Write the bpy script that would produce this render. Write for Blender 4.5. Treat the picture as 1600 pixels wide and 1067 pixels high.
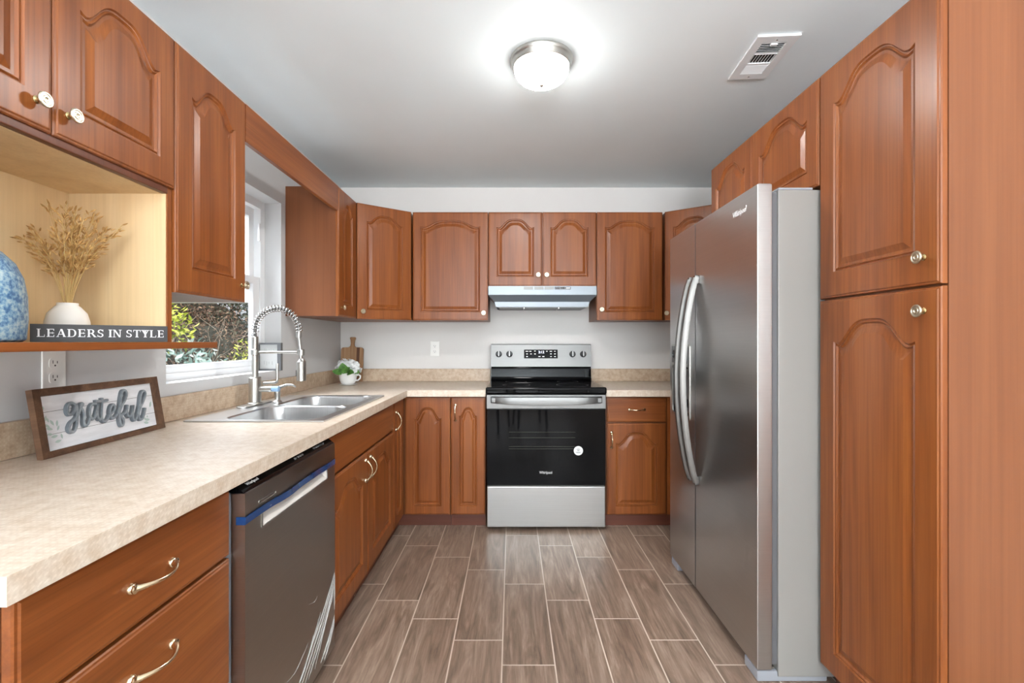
import bpy, bmesh, math, random
from mathutils import Vector, Matrix
random.seed(7)
PI = math.pi
C = bpy.context.scene.collection
SC = bpy.context.scene
for o in list(bpy.data.objects): bpy.data.objects.remove(o)

# ------------------------------------------------------------------ camera, world, lights, exposure
H = 1.192
cam = bpy.data.cameras.new('camera'); co = bpy.data.objects.new('camera', cam); C.objects.link(co)
cam.sensor_width = 36; cam.lens = 735 / 1600 * 36; cam.clip_start = .02
co.location = (0.001, 0, H); co.rotation_euler = (PI / 2, 0, 0)
SC.camera = co
SC.view_settings.view_transform = 'Standard'; SC.view_settings.look = 'None'
SC.view_settings.exposure = .93; SC.view_settings.gamma = 1; SC.view_settings.use_curve_mapping = False
w = bpy.data.worlds.new('world'); SC.world = w; w.use_nodes = True
bg = w.node_tree.nodes['Background']; bg.inputs[0].default_value = (.86, .93, 1, 1); bg.inputs[1].default_value = .55
SC.cycles.max_bounces = 10; SC.cycles.diffuse_bounces = 5; SC.cycles.sample_clamp_indirect = 6

def light(name, kind, loc, rot, energy, color=(1, 1, 1), **k):
    l = bpy.data.lights.new(name, kind); l.energy = energy; l.color = color
    for a, v in k.items(): setattr(l, a, v)
    o = bpy.data.objects.new(name, l); C.objects.link(o); o.location = loc; o.rotation_euler = rot; return o
light('sun', 'SUN', (3, 0, 6), (0, math.radians(40), math.radians(-15)), 1.7, (1, .95, .86), angle=.01)
light('dining_window_daylight', 'AREA', (-1.6, -2.3, 1.25), (0, -PI / 2, 0), 45, (.9, .95, 1), shape='RECTANGLE', size=1.7, size_y=2.2)
light('added_rear_fill', 'AREA', (.1, -4.45, 1.35), (PI / 2 + math.radians(34), 0, 0), 150, (.92, .96, 1), shape='RECTANGLE', size=2.4, size_y=1.1)  # added fill lamp at the closed rear wall, lifts ceiling and far cabinets
light('added_ceiling_fill', 'AREA', (.15, -1.5, 1.4), (PI, 0, 0), 105, (.95, .975, 1), shape='DISK', size=.5)  # added lamp without a fixture, bounces soft light off the ceiling
light('sky_over_window', 'AREA', (-2.75, 2.3, 3.35), (0, -math.radians(45), 0), 290, (.86, .93, 1), shape='RECTANGLE', size=1.3, size_y=2.2)

# ------------------------------------------------------------------ materials
def srgb(r, g, b):
    f = lambda c: (c / 255 / 12.92) if c / 255 <= .04045 else ((c / 255 + .055) / 1.055) ** 2.4
    return (f(r), f(g), f(b), 1)
class NT:
    def __init__(s, name):
        s.m = bpy.data.materials.new(name); s.m.use_nodes = True; s.t = s.m.node_tree
        s.b = s.t.nodes['Principled BSDF']; s.out = s.t.nodes['Material Output']
    def n(s, t, **k):
        x = s.t.nodes.new(t)
        for a, v in k.items(): setattr(x, a, v)
        return x
    def l(s, a, b): s.t.links.new(a, b)
    def math(s, op, a, b=None):
        x = s.n('ShaderNodeMath', operation=op)
        for i, v in enumerate((a, b)):
            if v is None: continue
            if isinstance(v, (int, float)): x.inputs[i].default_value = v
            else: s.l(v, x.inputs[i])
        return x.outputs[0]
    def noise(s, vec, scale, detail=4, rough=.55, dist=0):
        x = s.n('ShaderNodeTexNoise'); x.inputs['Scale'].default_value = scale; x.inputs['Detail'].default_value = detail
        x.inputs['Roughness'].default_value = rough; x.inputs['Distortion'].default_value = dist
        if vec is not None: s.l(vec, x.inputs['Vector'])
        return x.outputs['Fac']
    def ramp(s, fac, stops):
        x = s.n('ShaderNodeValToRGB'); e = x.color_ramp.elements
        while len(e) < len(stops): e.new(.5)
        for i, (p, c) in enumerate(stops): e[i].position = p; e[i].color = c
        s.l(fac, x.inputs[0]); return x.outputs[0]
    def mix(s, fac, a, b, mode='MIX'):
        x = s.n('ShaderNodeMix', data_type='RGBA', blend_type=mode)
        for i, v in ((0, fac), (6, a), (7, b)):
            if isinstance(v, (int, float)): x.inputs[i].default_value = v
            elif isinstance(v, tuple): x.inputs[i].default_value = v
            else: s.l(v, x.inputs[i])
        return x.outputs[2]
    def mapped(s, scale, random_shift=True):
        tc = s.n('ShaderNodeTexCoord'); mp = s.n('ShaderNodeMapping'); mp.inputs['Scale'].default_value = scale
        v = tc.outputs['Object']
        if random_shift:
            oi = s.n('ShaderNodeObjectInfo'); a = s.n('ShaderNodeVectorMath', operation='ADD')
            m = s.math('MULTIPLY', oi.outputs['Random'], 13.0); s.l(v, a.inputs[0]); s.l(m, a.inputs[1]); v = a.outputs[0]
        s.l(v, mp.inputs['Vector']); return mp.outputs[0]
    def bump(s, h, strength=.2, dist=.002):
        x = s.n('ShaderNodeBump'); x.inputs['Strength'].default_value = strength; x.inputs['Distance'].default_value = dist
        s.l(h, x.inputs['Height']); s.l(x.outputs[0], s.b.inputs['Normal'])
    def set(s, **k):
        for a, v in k.items():
            i = s.b.inputs[a.replace('_', ' ')]
            if hasattr(v, 'node'): s.l(v, i)
            else: i.default_value = v
        return s
def plain(name, col, rough=.5, metal=0, **k):
    t = NT(name); t.set(Base_Color=col, Roughness=rough, Metallic=metal, **k); return t.m
def wood(name, dark, mid, light_, scale, rough=.36, fig=1.0, coat=.08):
    t = NT(name)
    big = t.noise(t.mapped(scale), 1, 5, .55, .6)
    fine = t.noise(t.mapped(tuple(9 * c if c > 3 else 2.2 * c for c in scale)), 1, 3, .6)
    a = t.ramp(big, [(.2, dark), (.5, mid), (.8, light_)])
    f2 = t.ramp(fine, [(.32, (.66, .61, .56, 1)), (.6, (1, 1, 1, 1))])
    t.set(Base_Color=t.mix(.6 * fig, a, f2, 'MULTIPLY'), Roughness=rough, Coat_Weight=coat, Coat_Roughness=.25, Specular_IOR_Level=.34)
    return t.m
V, HX = (16, 16, .9), (.9, 16, 16)
M = {}
cd, cm, cl = srgb(107, 54, 20), srgb(134, 74, 33), srgb(154, 91, 43)
M['cherry'] = wood('cherry_vertical', cd, cm, cl, V)
M['cherry_h'] = wood('cherry_horizontal', cd, cm, cl, HX)
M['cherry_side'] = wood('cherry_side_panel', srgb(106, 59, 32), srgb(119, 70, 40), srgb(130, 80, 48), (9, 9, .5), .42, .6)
M['cherry_dark'] = wood('cherry_edge', srgb(78, 40, 24), srgb(94, 50, 30), srgb(108, 60, 38), V, .4, .6)
M['plinth'] = None
M['maple'] = wood('maple_lining', srgb(216, 184, 138), srgb(228, 200, 156), srgb(236, 212, 172), (10, 10, .8), .45, .35, .1)
M['oak_frame'] = wood('walnut_frame', srgb(66, 46, 34), srgb(92, 66, 48), srgb(120, 90, 66), (30, 3, 30), .6, .9, 0)
M['board'] = wood('acacia_board', srgb(108, 74, 50), srgb(158, 120, 86), srgb(188, 154, 118), (38, 38, 1.2), .5, .8, 0)
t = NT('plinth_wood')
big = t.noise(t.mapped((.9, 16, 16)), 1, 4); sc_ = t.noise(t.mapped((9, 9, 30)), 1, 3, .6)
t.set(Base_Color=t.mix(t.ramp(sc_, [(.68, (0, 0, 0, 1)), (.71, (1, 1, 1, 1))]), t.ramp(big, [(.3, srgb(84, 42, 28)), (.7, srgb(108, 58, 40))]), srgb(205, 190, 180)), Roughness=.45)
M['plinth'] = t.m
def paint(name, c, bump=.12, rough=.6):
    t = NT(name); tc = t.n('ShaderNodeTexCoord')
    n = t.noise(tc.outputs['Object'], 1.2, 3); n2 = t.noise(tc.outputs['Object'], 140, 2)
    d = tuple(x * .94 for x in c[:3]) + (1,)
    t.set(Base_Color=t.ramp(n, [(.3, d), (.7, c)]), Roughness=rough); t.bump(n2, bump, .001); return t.m
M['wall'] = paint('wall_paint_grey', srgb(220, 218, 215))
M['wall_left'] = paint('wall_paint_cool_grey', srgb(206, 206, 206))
M['ceiling'] = paint('ceiling_paint', srgb(238, 247, 250))
M['white'] = plain('white_vinyl', srgb(236, 237, 238), .35)
M['white_gloss'] = plain('white_ceramic', srgb(238, 238, 236), .2)
M['plate'] = plain('outlet_plastic', srgb(236, 235, 231), .35)
M['slot'] = plain('outlet_slot', srgb(60, 58, 56), .6)
def laminate(name, a, b, c, weave):
    t = NT(name); tc = t.n('ShaderNodeTexCoord'); v = tc.outputs['Object']
    n = t.noise(v, 34, 5, .62); n2 = t.noise(v, 130, 3, .6)
    col = t.ramp(n, [(.3, a), (.5, b), (.7, c)])
    f = t.ramp(n2, [(.35, (.86, .83, .8, 1)), (.6, (1, 1, 1, 1))])
    sx = t.n('ShaderNodeSeparateXYZ'); t.l(v, sx.inputs[0])
    u = t.math('ADD', sx.outputs[0], sx.outputs[1]); vv = sx.outputs[2]
    if weave == 'top': u = t.math('ADD', sx.outputs[0], sx.outputs[2]); vv = t.math('SUBTRACT', sx.outputs[1], sx.outputs[2])
    d1 = t.math('SINE', t.math('MULTIPLY', t.math('ADD', u, vv), 300.)); d2 = t.math('SINE', t.math('MULTIPLY', t.math('SUBTRACT', u, vv), 300.))
    wv = t.math('MULTIPLY', d1, d2)
    wf = t.ramp(wv, [(.35, (.9, .88, .86, 1)), (.6, (1, 1, 1, 1))])
    t.set(Base_Color=t.mix(.8, t.mix(.7, col, f, 'MULTIPLY'), wf, 'MULTIPLY'), Roughness=.36, Specular_IOR_Level=.5)
    return t.m
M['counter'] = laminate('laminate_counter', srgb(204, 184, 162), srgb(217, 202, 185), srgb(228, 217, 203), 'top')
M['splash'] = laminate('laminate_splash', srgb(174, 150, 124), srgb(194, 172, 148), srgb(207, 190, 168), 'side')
def steel(name, c, rough, aniso_scale, var=.08):
    t = NT(name); n = t.noise(t.mapped(aniso_scale), 1, 3)
    d = tuple(x * (1 - var) for x in c[:3]) + (1,)
    t.set(Base_Color=t.ramp(n, [(.3, d), (.7, c)]), Metallic=1., Roughness=rough); return t.m
M['steel'] = steel('brushed_steel', srgb(178, 177, 175), .3, (3, 3, 420))
M['steel_panel'] = steel('dimmed_panel_steel', srgb(126, 126, 125), .42, (3, 3, 420))  # darker copy of the brushed steel, colour toned down against bright reflections
M['steel_v'] = steel('fridge_steel', srgb(200, 199, 198), .3, (2, 2, 380), .05)
M['steel_dw'] = steel('dishwasher_steel', srgb(168, 163, 157), .3, (2, 2, 380), .05)
M['sink'] = steel('sink_steel', srgb(206, 206, 206), .3, (260, 4, 4))
M['nickel'] = plain('brushed_nickel', srgb(184, 182, 177), .3, 1.)
M['chrome'] = plain('chrome', srgb(200, 200, 198), .16, 1.)
M['handle_nickel'] = plain('satin_handle', srgb(118, 116, 113), .4, 1.)
M['brass'] = plain('aged_brass', srgb(204, 182, 132), .25, 1.)
M['knob'] = plain('satin_champagne', srgb(196, 186, 164), .36, 1.)
M['pull'] = plain('polished_pull_metal', srgb(226, 208, 176), .18, 1.)
M['grey'] = plain('fridge_side_grey', srgb(172, 169, 165), .38)
t = NT('fridge_side_textured'); n = t.noise(t.mapped((1, 1, 1), False), 320, 2); t.set(Base_Color=srgb(140, 137, 133), Roughness=.34); t.bump(n, .25, .0006); M['grey'] = t.m
M['grey_d'] = plain('dark_grey_plastic', srgb(92, 92, 94), .4)
M['grey_l'] = plain('light_grey_plastic', srgb(146, 148, 154), .4)
M['black_glass'] = plain('black_glass', (.002, .002, .0025, 1), .04, Specular_IOR_Level=.12)
M['black'] = plain('black_plastic', (.012, .012, .014, 1), .25)
M['dark'] = plain('dark_void', (.01, .01, .01, 1), .8)
M['filter'] = plain('grease_filter', srgb(110, 110, 108), .4, .8)
M['hood'] = plain('hood_painted_steel', srgb(134, 142, 149), .34, .3)
M['tape'] = plain('blue_film', srgb(16, 54, 104), .14)
M['print'] = plain('white_print', srgb(235, 235, 235), .5)
M['print_g'] = plain('grey_print', srgb(120, 118, 118), .5)
M['lcd'] = plain('lcd', srgb(30, 34, 60), .2)
t = NT('lit_digits'); t.set(Base_Color=(0, 0, 0, 1), Emission_Color=(.7, .8, 1, 1), Emission_Strength=2.); M['digit'] = t.m
t = NT('frosted_glass_lit'); t.set(Base_Color=(1, 1, 1, 1), Roughness=.3, Emission_Color=(1, .985, .96, 1)); g = t.n('ShaderNodeNewGeometry'); sx = t.n('ShaderNodeSeparateXYZ'); t.l(g.outputs['Normal'], sx.inputs[0]); dn = t.math('MAXIMUM', t.math('MULTIPLY', sx.outputs[2], -1.), 0.); t.set(Emission_Strength=t.math('ADD', t.math('MULTIPLY', t.math('POWER', dn, 2.6), 105.), 4.8)); M['bulb'] = t.m
t = NT('window_glass'); tr = t.n('ShaderNodeBsdfTransparent'); gl = t.n('ShaderNodeBsdfGlossy'); gl.inputs['Roughness'].default_value = .02
mx = t.n('ShaderNodeMixShader'); mx.inputs[0].default_value = .05; t.l(tr.outputs[0], mx.inputs[1]); t.l(gl.outputs[0], mx.inputs[2]); t.l(mx.outputs[0], t.out.inputs[0]); M['glass'] = t.m
t = NT('plastic_film'); tr = t.n('ShaderNodeBsdfTransparent'); mx = t.n('ShaderNodeMixShader'); mx.inputs[0].default_value = .38
t.set(Base_Color=(.85, .84, .83, 1), Roughness=.25); t.l(tr.outputs[0], mx.inputs[1]); t.l(t.b.outputs[0], mx.inputs[2]); t.l(mx.outputs[0], t.out.inputs[0]); M['film'] = t.m
M['sign_black'] = plain('charcoal_paint', srgb(58, 57, 58), .6)
t = NT('whitewashed_boards'); n = t.noise(t.mapped((6, 40, 40), False), 1, 4); t.set(Base_Color=t.ramp(n, [(.3, srgb(214, 216, 220)), (.65, srgb(236, 238, 242))]), Roughness=.6); M['boards'] = t.m
t = NT('galvanised_letters'); n = t.noise(t.mapped((60, 60, 60), False), 1, 3); t.set(Base_Color=t.ramp(n, [(.35, srgb(124, 134, 142)), (.7, srgb(160, 168, 174))]), Roughness=.5, Metallic=.2); M['letters'] = t.m
M['letter_edge'] = plain('letter_edge_slate', srgb(112, 120, 127), .5)
M['sage'] = plain('painted_sage', srgb(178, 198, 192), .6)
t = NT('blue_glaze'); v = t.mapped((1, 1, 1), False); n = t.noise(v, 95, 3, .65); n2 = t.noise(v, 9, 4, .6)
s_ = t.math('ADD', t.math('MULTIPLY', n, .62), t.math('MULTIPLY', n2, .42))
t.set(Base_Color=t.ramp(s_, [(.43, srgb(52, 92, 132)), (.5, srgb(104, 140, 166)), (.57, srgb(150, 172, 180)), (.7, srgb(178, 188, 184))]), Roughness=.42); M['blue'] = t.m
M['bisque'] = plain('white_bisque', srgb(228, 222, 214), .6)
t = NT('dried_oat'); n = t.noise(t.mapped((90, 90, 30)), 1, 2); t.set(Base_Color=t.ramp(n, [(.3, srgb(150, 108, 56)), (.7, srgb(206, 164, 100))]), Roughness=.7); M['oat'] = t.m
M['oat_stem'] = plain('dried_stem', srgb(200, 166, 106), .7)
M['petal'] = plain('white_petal', srgb(244, 246, 246), .5)
t = NT('green_leaf'); n = t.noise(t.mapped((40, 40, 40)), 1, 3); t.set(Base_Color=t.ramp(n, [(.3, srgb(40, 84, 32)), (.7, srgb(98, 146, 66))]), Roughness=.45); M['leaf'] = t.m
def leafmat(name, stops):
    t = NT(name); g = t.n('ShaderNodeNewGeometry'); t.set(Base_Color=t.ramp(g.outputs['Random Per Island'], stops), Roughness=.6); return t.m
M['leaf_dark'] = leafmat('hedge_dark', [(0, srgb(28, 36, 28)), (.55, srgb(62, 74, 56)), (1, srgb(122, 124, 100))])
M['leaf_yellow'] = leafmat('hedge_yellow', [(0, srgb(120, 140, 40)), (.5, srgb(196, 206, 70)), (1, srgb(236, 232, 130))])
M['leaf_dry'] = leafmat('hedge_dry', [(0, srgb(66, 48, 38)), (.55, srgb(118, 90, 72)), (1, srgb(168, 142, 116))])
M['leaf_blue'] = leafmat('hedge_blue', [(0, srgb(84, 112, 104)), (.5, srgb(140, 166, 156)), (1, srgb(198, 208, 200))])
M['hedge_core'] = plain('hedge_interior_shade', srgb(58, 58, 48), .9)
M['twig'] = plain('dry_twig', srgb(176, 158, 140), .8)
M['soil'] = plain('soil', srgb(96, 84, 70), .9)
M['rubber'] = plain('rubber', (.02, .02, .02, 1), .6)
# plank tile floor: columns .1955 m wide, tiles .579 m long, each column stepped by a quarter
t = NT('wood_look_tile'); tc = t.n('ShaderNodeTexCoord'); sx = t.n('ShaderNodeSeparateXYZ'); t.l(tc.outputs['Object'], sx.inputs[0])
U = t.math('DIVIDE', t.math('ADD', sx.outputs[0], .036), .1955); k = t.math('FLOOR', U); fu = t.math('SUBTRACT', U, k)
W_ = t.math('DIVIDE', t.math('ADD', t.math('SUBTRACT', sx.outputs[1], 2.312), t.math('MULTIPLY', k, .1445)), .579); r = t.math('FLOOR', W_); fw = t.math('SUBTRACT', W_, r)
du = t.math('MULTIPLY', t.math('MINIMUM', fu, t.math('SUBTRACT', 1., fu)), .1955); dw = t.math('MULTIPLY', t.math('MINIMUM', fw, t.math('SUBTRACT', 1., fw)), .579)
dd = t.math('MINIMUM', du, dw); grout = t.ramp(dd, [(.0019, (1, 1, 1, 1)), (.0026, (0, 0, 0, 1))])
cb = t.n('ShaderNodeCombineXYZ'); t.l(k, cb.inputs[0]); t.l(r, cb.inputs[1])
wn = t.n('ShaderNodeTexWhiteNoise', noise_dimensions='3D'); t.l(cb.outputs[0], wn.inputs['Vector'])
ad = t.n('ShaderNodeVectorMath', operation='MULTIPLY_ADD'); t.l(wn.outputs['Color'], ad.inputs[0]); ad.inputs[1].default_value = (7, 7, 7); t.l(tc.outputs['Object'], ad.inputs[2])
mp = t.n('ShaderNodeMapping'); mp.inputs['Scale'].default_value = (22, 2.4, 1); t.l(ad.outputs[0], mp.inputs[0])
g1 = t.noise(mp.outputs[0], 1, 5, .6, 1.2)
mp2 = t.n('ShaderNodeMapping'); mp2.inputs['Scale'].default_value = (170, 9, 1); t.l(ad.outputs[0], mp2.inputs[0]); g2 = t.noise(mp2.outputs[0], 1, 3, .6)
base = t.ramp(g1, [(.25, srgb(98, 79, 67)), (.5, srgb(134, 113, 98)), (.75, srgb(168, 148, 132))])
base = t.mix(.75, base, t.ramp(g2, [(.3, (.66, .64, .62, 1)), (.6, (1, 1, 1, 1))]), 'MULTIPLY')
base = t.mix(.8, base, t.ramp(wn.outputs['Value'], [(0, (.84, .82, .81, 1)), (1, (1.12, 1.1, 1.08, 1))]), 'MULTIPLY')
t.set(Base_Color=t.mix(grout, base, srgb(206, 192, 178)), Roughness=.36); t.bump(t.mix(grout, g2, (0, 0, 0, 1)), .12, .001); M['floor'] = t.m

# ------------------------------------------------------------------ mesh helpers
class B:
    def __init__(s): s.bm = bmesh.new()
    def box(s, a, b, bev=0, seg=2):
        x0, y0, z0 = [min(p, q) for p, q in zip(a, b)]; x1, y1, z1 = [max(p, q) for p, q in zip(a, b)]
        v = [s.bm.verts.new(p) for p in ((x0, y0, z0), (x1, y0, z0), (x1, y1, z0), (x0, y1, z0), (x0, y0, z1), (x1, y0, z1), (x1, y1, z1), (x0, y1, z1))]
        f = [s.bm.faces.new([v[i] for i in q]) for q in ((0, 3, 2, 1), (4, 5, 6, 7), (0, 1, 5, 4), (1, 2, 6, 5), (2, 3, 7, 6), (3, 0, 4, 7))]
        if bev: bmesh.ops.bevel(s.bm, geom=list({e for q in f for e in q.edges}), offset=bev, segments=seg, affect='EDGES', profile=.5)
        return s
    def loops(s, Ls, cap0=False, cap1=False, close=True):
        R = [[s.bm.verts.new(p) for p in L] for L in Ls]; n = len(R[0])
        for A, Bq in zip(R, R[1:]):
            for i in range(n if close else n - 1):
                j = (i + 1) % n; s.bm.faces.new((A[i], A[j], Bq[j], Bq[i]))
        if cap0: s.bm.faces.new(R[0][::-1])
        if cap1: s.bm.faces.new(R[-1])
        return s
    def prism(s, poly, z0, z1):
        return s.loops([[(x, y, z0) for x, y in poly], [(x, y, z1) for x, y in poly]], True, True)
    def lathe(s, prof, mat=None, n=28, capt=True):
        Ls = [[(r_ * math.cos(2 * PI * i / n), r_ * math.sin(2 * PI * i / n), h) for i in range(n)] for r_, h in prof]
        if mat is not None: Ls = [[tuple(mat @ Vector(p)) for p in L] for L in Ls]
        return s.loops(Ls, capt, capt)
    def tube(s, pts, rad, n=10, caps=True):
        pts = [Vector(p) for p in pts]; k = len(pts)
        if not hasattr(rad, '__len__'): rad = [rad] * k
        up = None; Ls = []
        for i, p in enumerate(pts):
            d = (pts[min(i + 1, k - 1)] - pts[max(i - 1, 0)]).normalized()
            if up is None: up = Vector((0, 0, 1)) if abs(d.z) < .9 else Vector((1, 0, 0))
            a = (up - d * up.dot(d)).normalized(); up = a; b = d.cross(a)
            Ls.append([tuple(p + (a * math.cos(2 * PI * j / n) + b * math.sin(2 * PI * j / n)) * rad[i]) for j in range(n)])
        return s.loops(Ls, caps, caps)
    def slab(s, xs, ys, skip, z0, z1, mat=None):
        """grid slab in xy with missing cells, extruded z0..z1; mat maps to place"""
        V_ = {}
        def g(i, j, z):
            if (i, j, z) not in V_:
                p = Vector((xs[i], ys[j], z)); V_[(i, j, z)] = s.bm.verts.new(mat @ p if mat is not None else p)
            return V_[(i, j, z)]
        cells = {(i, j) for i in range(len(xs) - 1) for j in range(len(ys) - 1)} - set(skip)
        for i, j in cells:
            s.bm.faces.new((g(i, j, z1), g(i + 1, j, z1), g(i + 1, j + 1, z1), g(i, j + 1, z1)))
            s.bm.faces.new((g(i, j + 1, z0), g(i + 1, j + 1, z0), g(i + 1, j, z0), g(i, j, z0)))
            for di, dj, a, b in ((0, -1, (i, j), (i + 1, j)), (1, 0, (i + 1, j), (i + 1, j + 1)), (0, 1, (i + 1, j + 1), (i, j + 1)), (-1, 0, (i, j + 1), (i, j))):
                if (i + di, j + dj) not in cells:
                    s.bm.faces.new((g(*a, z0), g(*b, z0), g(*b, z1), g(*a, z1)))
        return s
    def bevel_where(s, test, off, seg=3):
        es = [e for e in s.bm.edges if len(e.link_faces) == 2 and e.calc_face_angle(0) > .5 and test(e.verts[0].co, e.verts[1].co)]
        bmesh.ops.bevel(s.bm, geom=es, offset=off, segments=seg, affect='EDGES', profile=.5); return s
    def build(s, name, mat, parent=None, loc=(0, 0, 0), rot=(0, 0, 0), ang=32, fix=True, wn=True):
        if fix: bmesh.ops.recalc_face_normals(s.bm, faces=s.bm.faces[:])
        me = bpy.data.meshes.new(name); s.bm.to_mesh(me); s.bm.free()
        me.polygons.foreach_set('use_smooth', [True] * len(me.polygons)); me.set_sharp_from_angle(angle=math.radians(ang))
        me.materials.append(M[mat] if isinstance(mat, str) else mat)
        o = bpy.data.objects.new(name, me); C.objects.link(o); o.parent = parent; o.location = loc; o.rotation_euler = rot
        if wn: q = o.modifiers.new('weighted_normals', 'WEIGHTED_NORMAL'); q.keep_sharp = True; q.weight = 80
        return o
def tag(o, label=None, cat=None, group=None, kind=None):
    if label: o['label'] = label
    if cat: o['category'] = cat
    if group: o['group'] = group
    if kind: o['kind'] = kind
    return o
def thing(name, label, cat, loc=(0, 0, 0), rotz=0., group=None):
    o = bpy.data.objects.new(name, None); C.objects.link(o); o.location = loc; o.rotation_euler = (0, 0, rotz); o.empty_display_size = .05
    return tag(o, label, cat, group)
def part(name, mat, parent, a, b, bev=0, **k): return B().box(a, b, bev).build(name, mat, parent, **k)
def struct(name, b, mat, **k): return tag(b.build(name, mat, **k), kind='structure')
def copy_tree(o, parent=None):
    c = o.copy(); C.objects.link(c); c.parent = parent
    for ch in list(o.children): copy_tree(ch, c)
    return c
def text(name, s, size, mat, parent, loc, rot, ext=.0004, width=None, shear=0):
    cu = bpy.data.curves.new('t', 'FONT'); cu.body = s; cu.size = size; cu.extrude = ext; cu.align_x = 'CENTER'; cu.align_y = 'CENTER'; cu.shear = shear
    to = bpy.data.objects.new('t', cu); C.objects.link(to)
    me = bpy.data.meshes.new_from_object(to.evaluated_get(bpy.context.evaluated_depsgraph_get())); bpy.data.objects.remove(to)
    if width:
        xs = [v.co.x for v in me.vertices]; f = width / (max(xs) - min(xs))
        for v in me.vertices: v.co.x *= f
    me.name = name; me.materials.clear(); me.materials.append(M[mat])
    o = bpy.data.objects.new(name, me); C.objects.link(o); o.parent = parent; o.location = loc; o.rotation_euler = rot; return o
def disc_m(p, axis='-y'):
    """matrix taking local +z to -y (front of a unit)"""
    return Matrix.Translation(p) @ Matrix.Rotation(PI / 2, 4, 'X')
def rrect(x0, x1, y0, y1, r_, n=6):
    P = []
    for cx, cy, a in ((x1 - r_, y1 - r_, 0), (x0 + r_, y1 - r_, 90), (x0 + r_, y0 + r_, 180), (x1 - r_, y0 + r_, 270)):
        P += [(cx + r_ * math.cos(math.radians(a + 90 * i / n)), cy + r_ * math.sin(math.radians(a + 90 * i / n))) for i in range(n + 1)]
    return P

# ------------------------------------------------------------------ room shell
WL, WR, YB, ZC, YR = -1.339, 1.70, 3.68, 2.396, -4.6
b = B().box((WL - .2, YR - .1, -.1), (WR + .2, YB + .15, 0)); struct('floor', b, 'floor')
b = B().box((WL - .2, YR - .1, ZC), (WR + .2, YB + .15, ZC + .12)); struct('ceiling', b, 'ceiling')
WY0, WY1, WZ0, WZ1 = 1.822, 2.73, 1.027, 1.992
mw = Matrix(((0, 0, 1, 0), (1, 0, 0, 0), (0, 1, 0, 0), (0, 0, 0, 1)))
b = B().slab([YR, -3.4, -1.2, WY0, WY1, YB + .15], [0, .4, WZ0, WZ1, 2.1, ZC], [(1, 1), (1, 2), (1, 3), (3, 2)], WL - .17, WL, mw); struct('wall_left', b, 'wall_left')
b = B().box((WL, YB, 0), (WR, YB + .15, ZC)); struct('wall_back', b, 'wall')
b = B().box((WR, YR, 0), (WR + .15, YB + .15, ZC)); struct('wall_right', b, 'wall')
b = B().box((WL - .17, YR - .1, 0), (WR + .15, YR, ZC)); struct('wall_rear', b, 'wall')
# kitchen window: vinyl single hung
win = bpy.data.objects.new('window_1', None); C.objects.link(win); tag(win, kind='structure')
xf = WL - .095
mwin = lambda: B()
b = B().slab([WY0, WY0 + .045, WY1 - .045, WY1], [WZ0, WZ0 + .03, WZ1 - .045, WZ1], [(1, 1)], xf - .07, xf, mw).bevel_where(lambda p, q: min(p.x, q.x) > xf - .001, .006, 2)
b.build('window_frame', 'white', win)
def sash(nm, y0, y1, z0, z1, x, st, rb, rt):
    q = B().slab([y0, y0 + st, y1 - st, y1], [z0, z0 + rb, z1 - rt, z1], [(1, 1)], x - .026, x, mw).bevel_where(lambda p, q: min(p.x, q.x) > x - .001, .007, 2)
    s_ = q.build(nm, 'white', win); B().box((x - .016, y0 + st, z0 + rb), (x - .012, y1 - st, z1 - rt)).build('pane', 'glass', s_); return s_
ZM = 1.535
sash('lower_sash', WY0 + .05, WY1 - .05, WZ0 + .03, ZM + .02, xf - .006, .062, .034, .04)
sash('upper_sash', WY0 + .05, WY1 - .05, ZM - .02, WZ1 - .045, xf - .036, .05, .045, .05)
part('sash_lock', 'white', win, (xf - .004, WY1 - .075, 1.76), (xf + .010, WY1 - .05, 1.86), .003)
# ------------------------------------------------------------------ cabinet parts
def panel_outline(x0, x1, z0, z1, rise, ear=.09, n=30):
    cx, hw = (x0 + x1) / 2, (x1 - x0) / 2; zs = z1 - rise
    def g(t):
        if t < .88: return .5 + .5 * math.cos(PI * (t / .88) ** 1.75)
        return ear * ((t - .88) / .12) ** 1.6
    P = [(x0, z0), (x1, z0)]
    for i in range(n + 1):
        t_ = 1 - 2 * i / n; P.append((cx + hw * t_, zs + rise * g(abs(t_))))
    return P
def door(parent, x0, x1, z0, z1, mx=.056, mb=.062, mt=.058, rise=.045, mat='cherry', name='door', arch=True, loc0=(0, 0, 0), rot=0., bulge=.04):
    w, h = x1 - x0, z1 - z0; b = B()
    prof = [(0, .0), (.003, .0055), (.006, .006), (.009, .0028), (.0135, .0078), (.021, .0078), (bulge, .0012)]
    if arch:
        P = panel_outline(mx, w - mx, mb, h - mt, rise); n = len(P) - 3
        outer = lambda d: [(d, d), (w - d, d)] + [((w - d) - (w - 2 * d) * i / n, h - d) for i in range(n + 1)]
    else: outer = lambda d: [(d, d), (w - d, d), (w - d, h - d), (d, h - d)]
    Ls = [[(x, .019, z) for x, z in outer(0)], [(x, .0065, z) for x, z in outer(0)], [(x, .0035, z) for x, z in outer(.0022)], [(x, .003, z) for x, z in outer(.006)], [(x, .0005, z) for x, z in outer(.0085)], [(x, 0, z) for x, z in outer(.0115)]]
    if arch: Ls += [[(x, d, z) for x, z in panel_outline(mx + i_, w - mx - i_, mb + i_, h - mt - i_ * 1.1, rise, .09 * max(0, 1 - i_ / .025))] for i_, d in prof]
    b.loops(Ls, True, True)
    c, s_ = math.cos(rot), math.sin(rot)
    return b.build(name, mat, parent, (loc0[0] + x0 * c, loc0[1] + x0 * s_, loc0[2] + z0), (0, 0, rot), 16)
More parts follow.
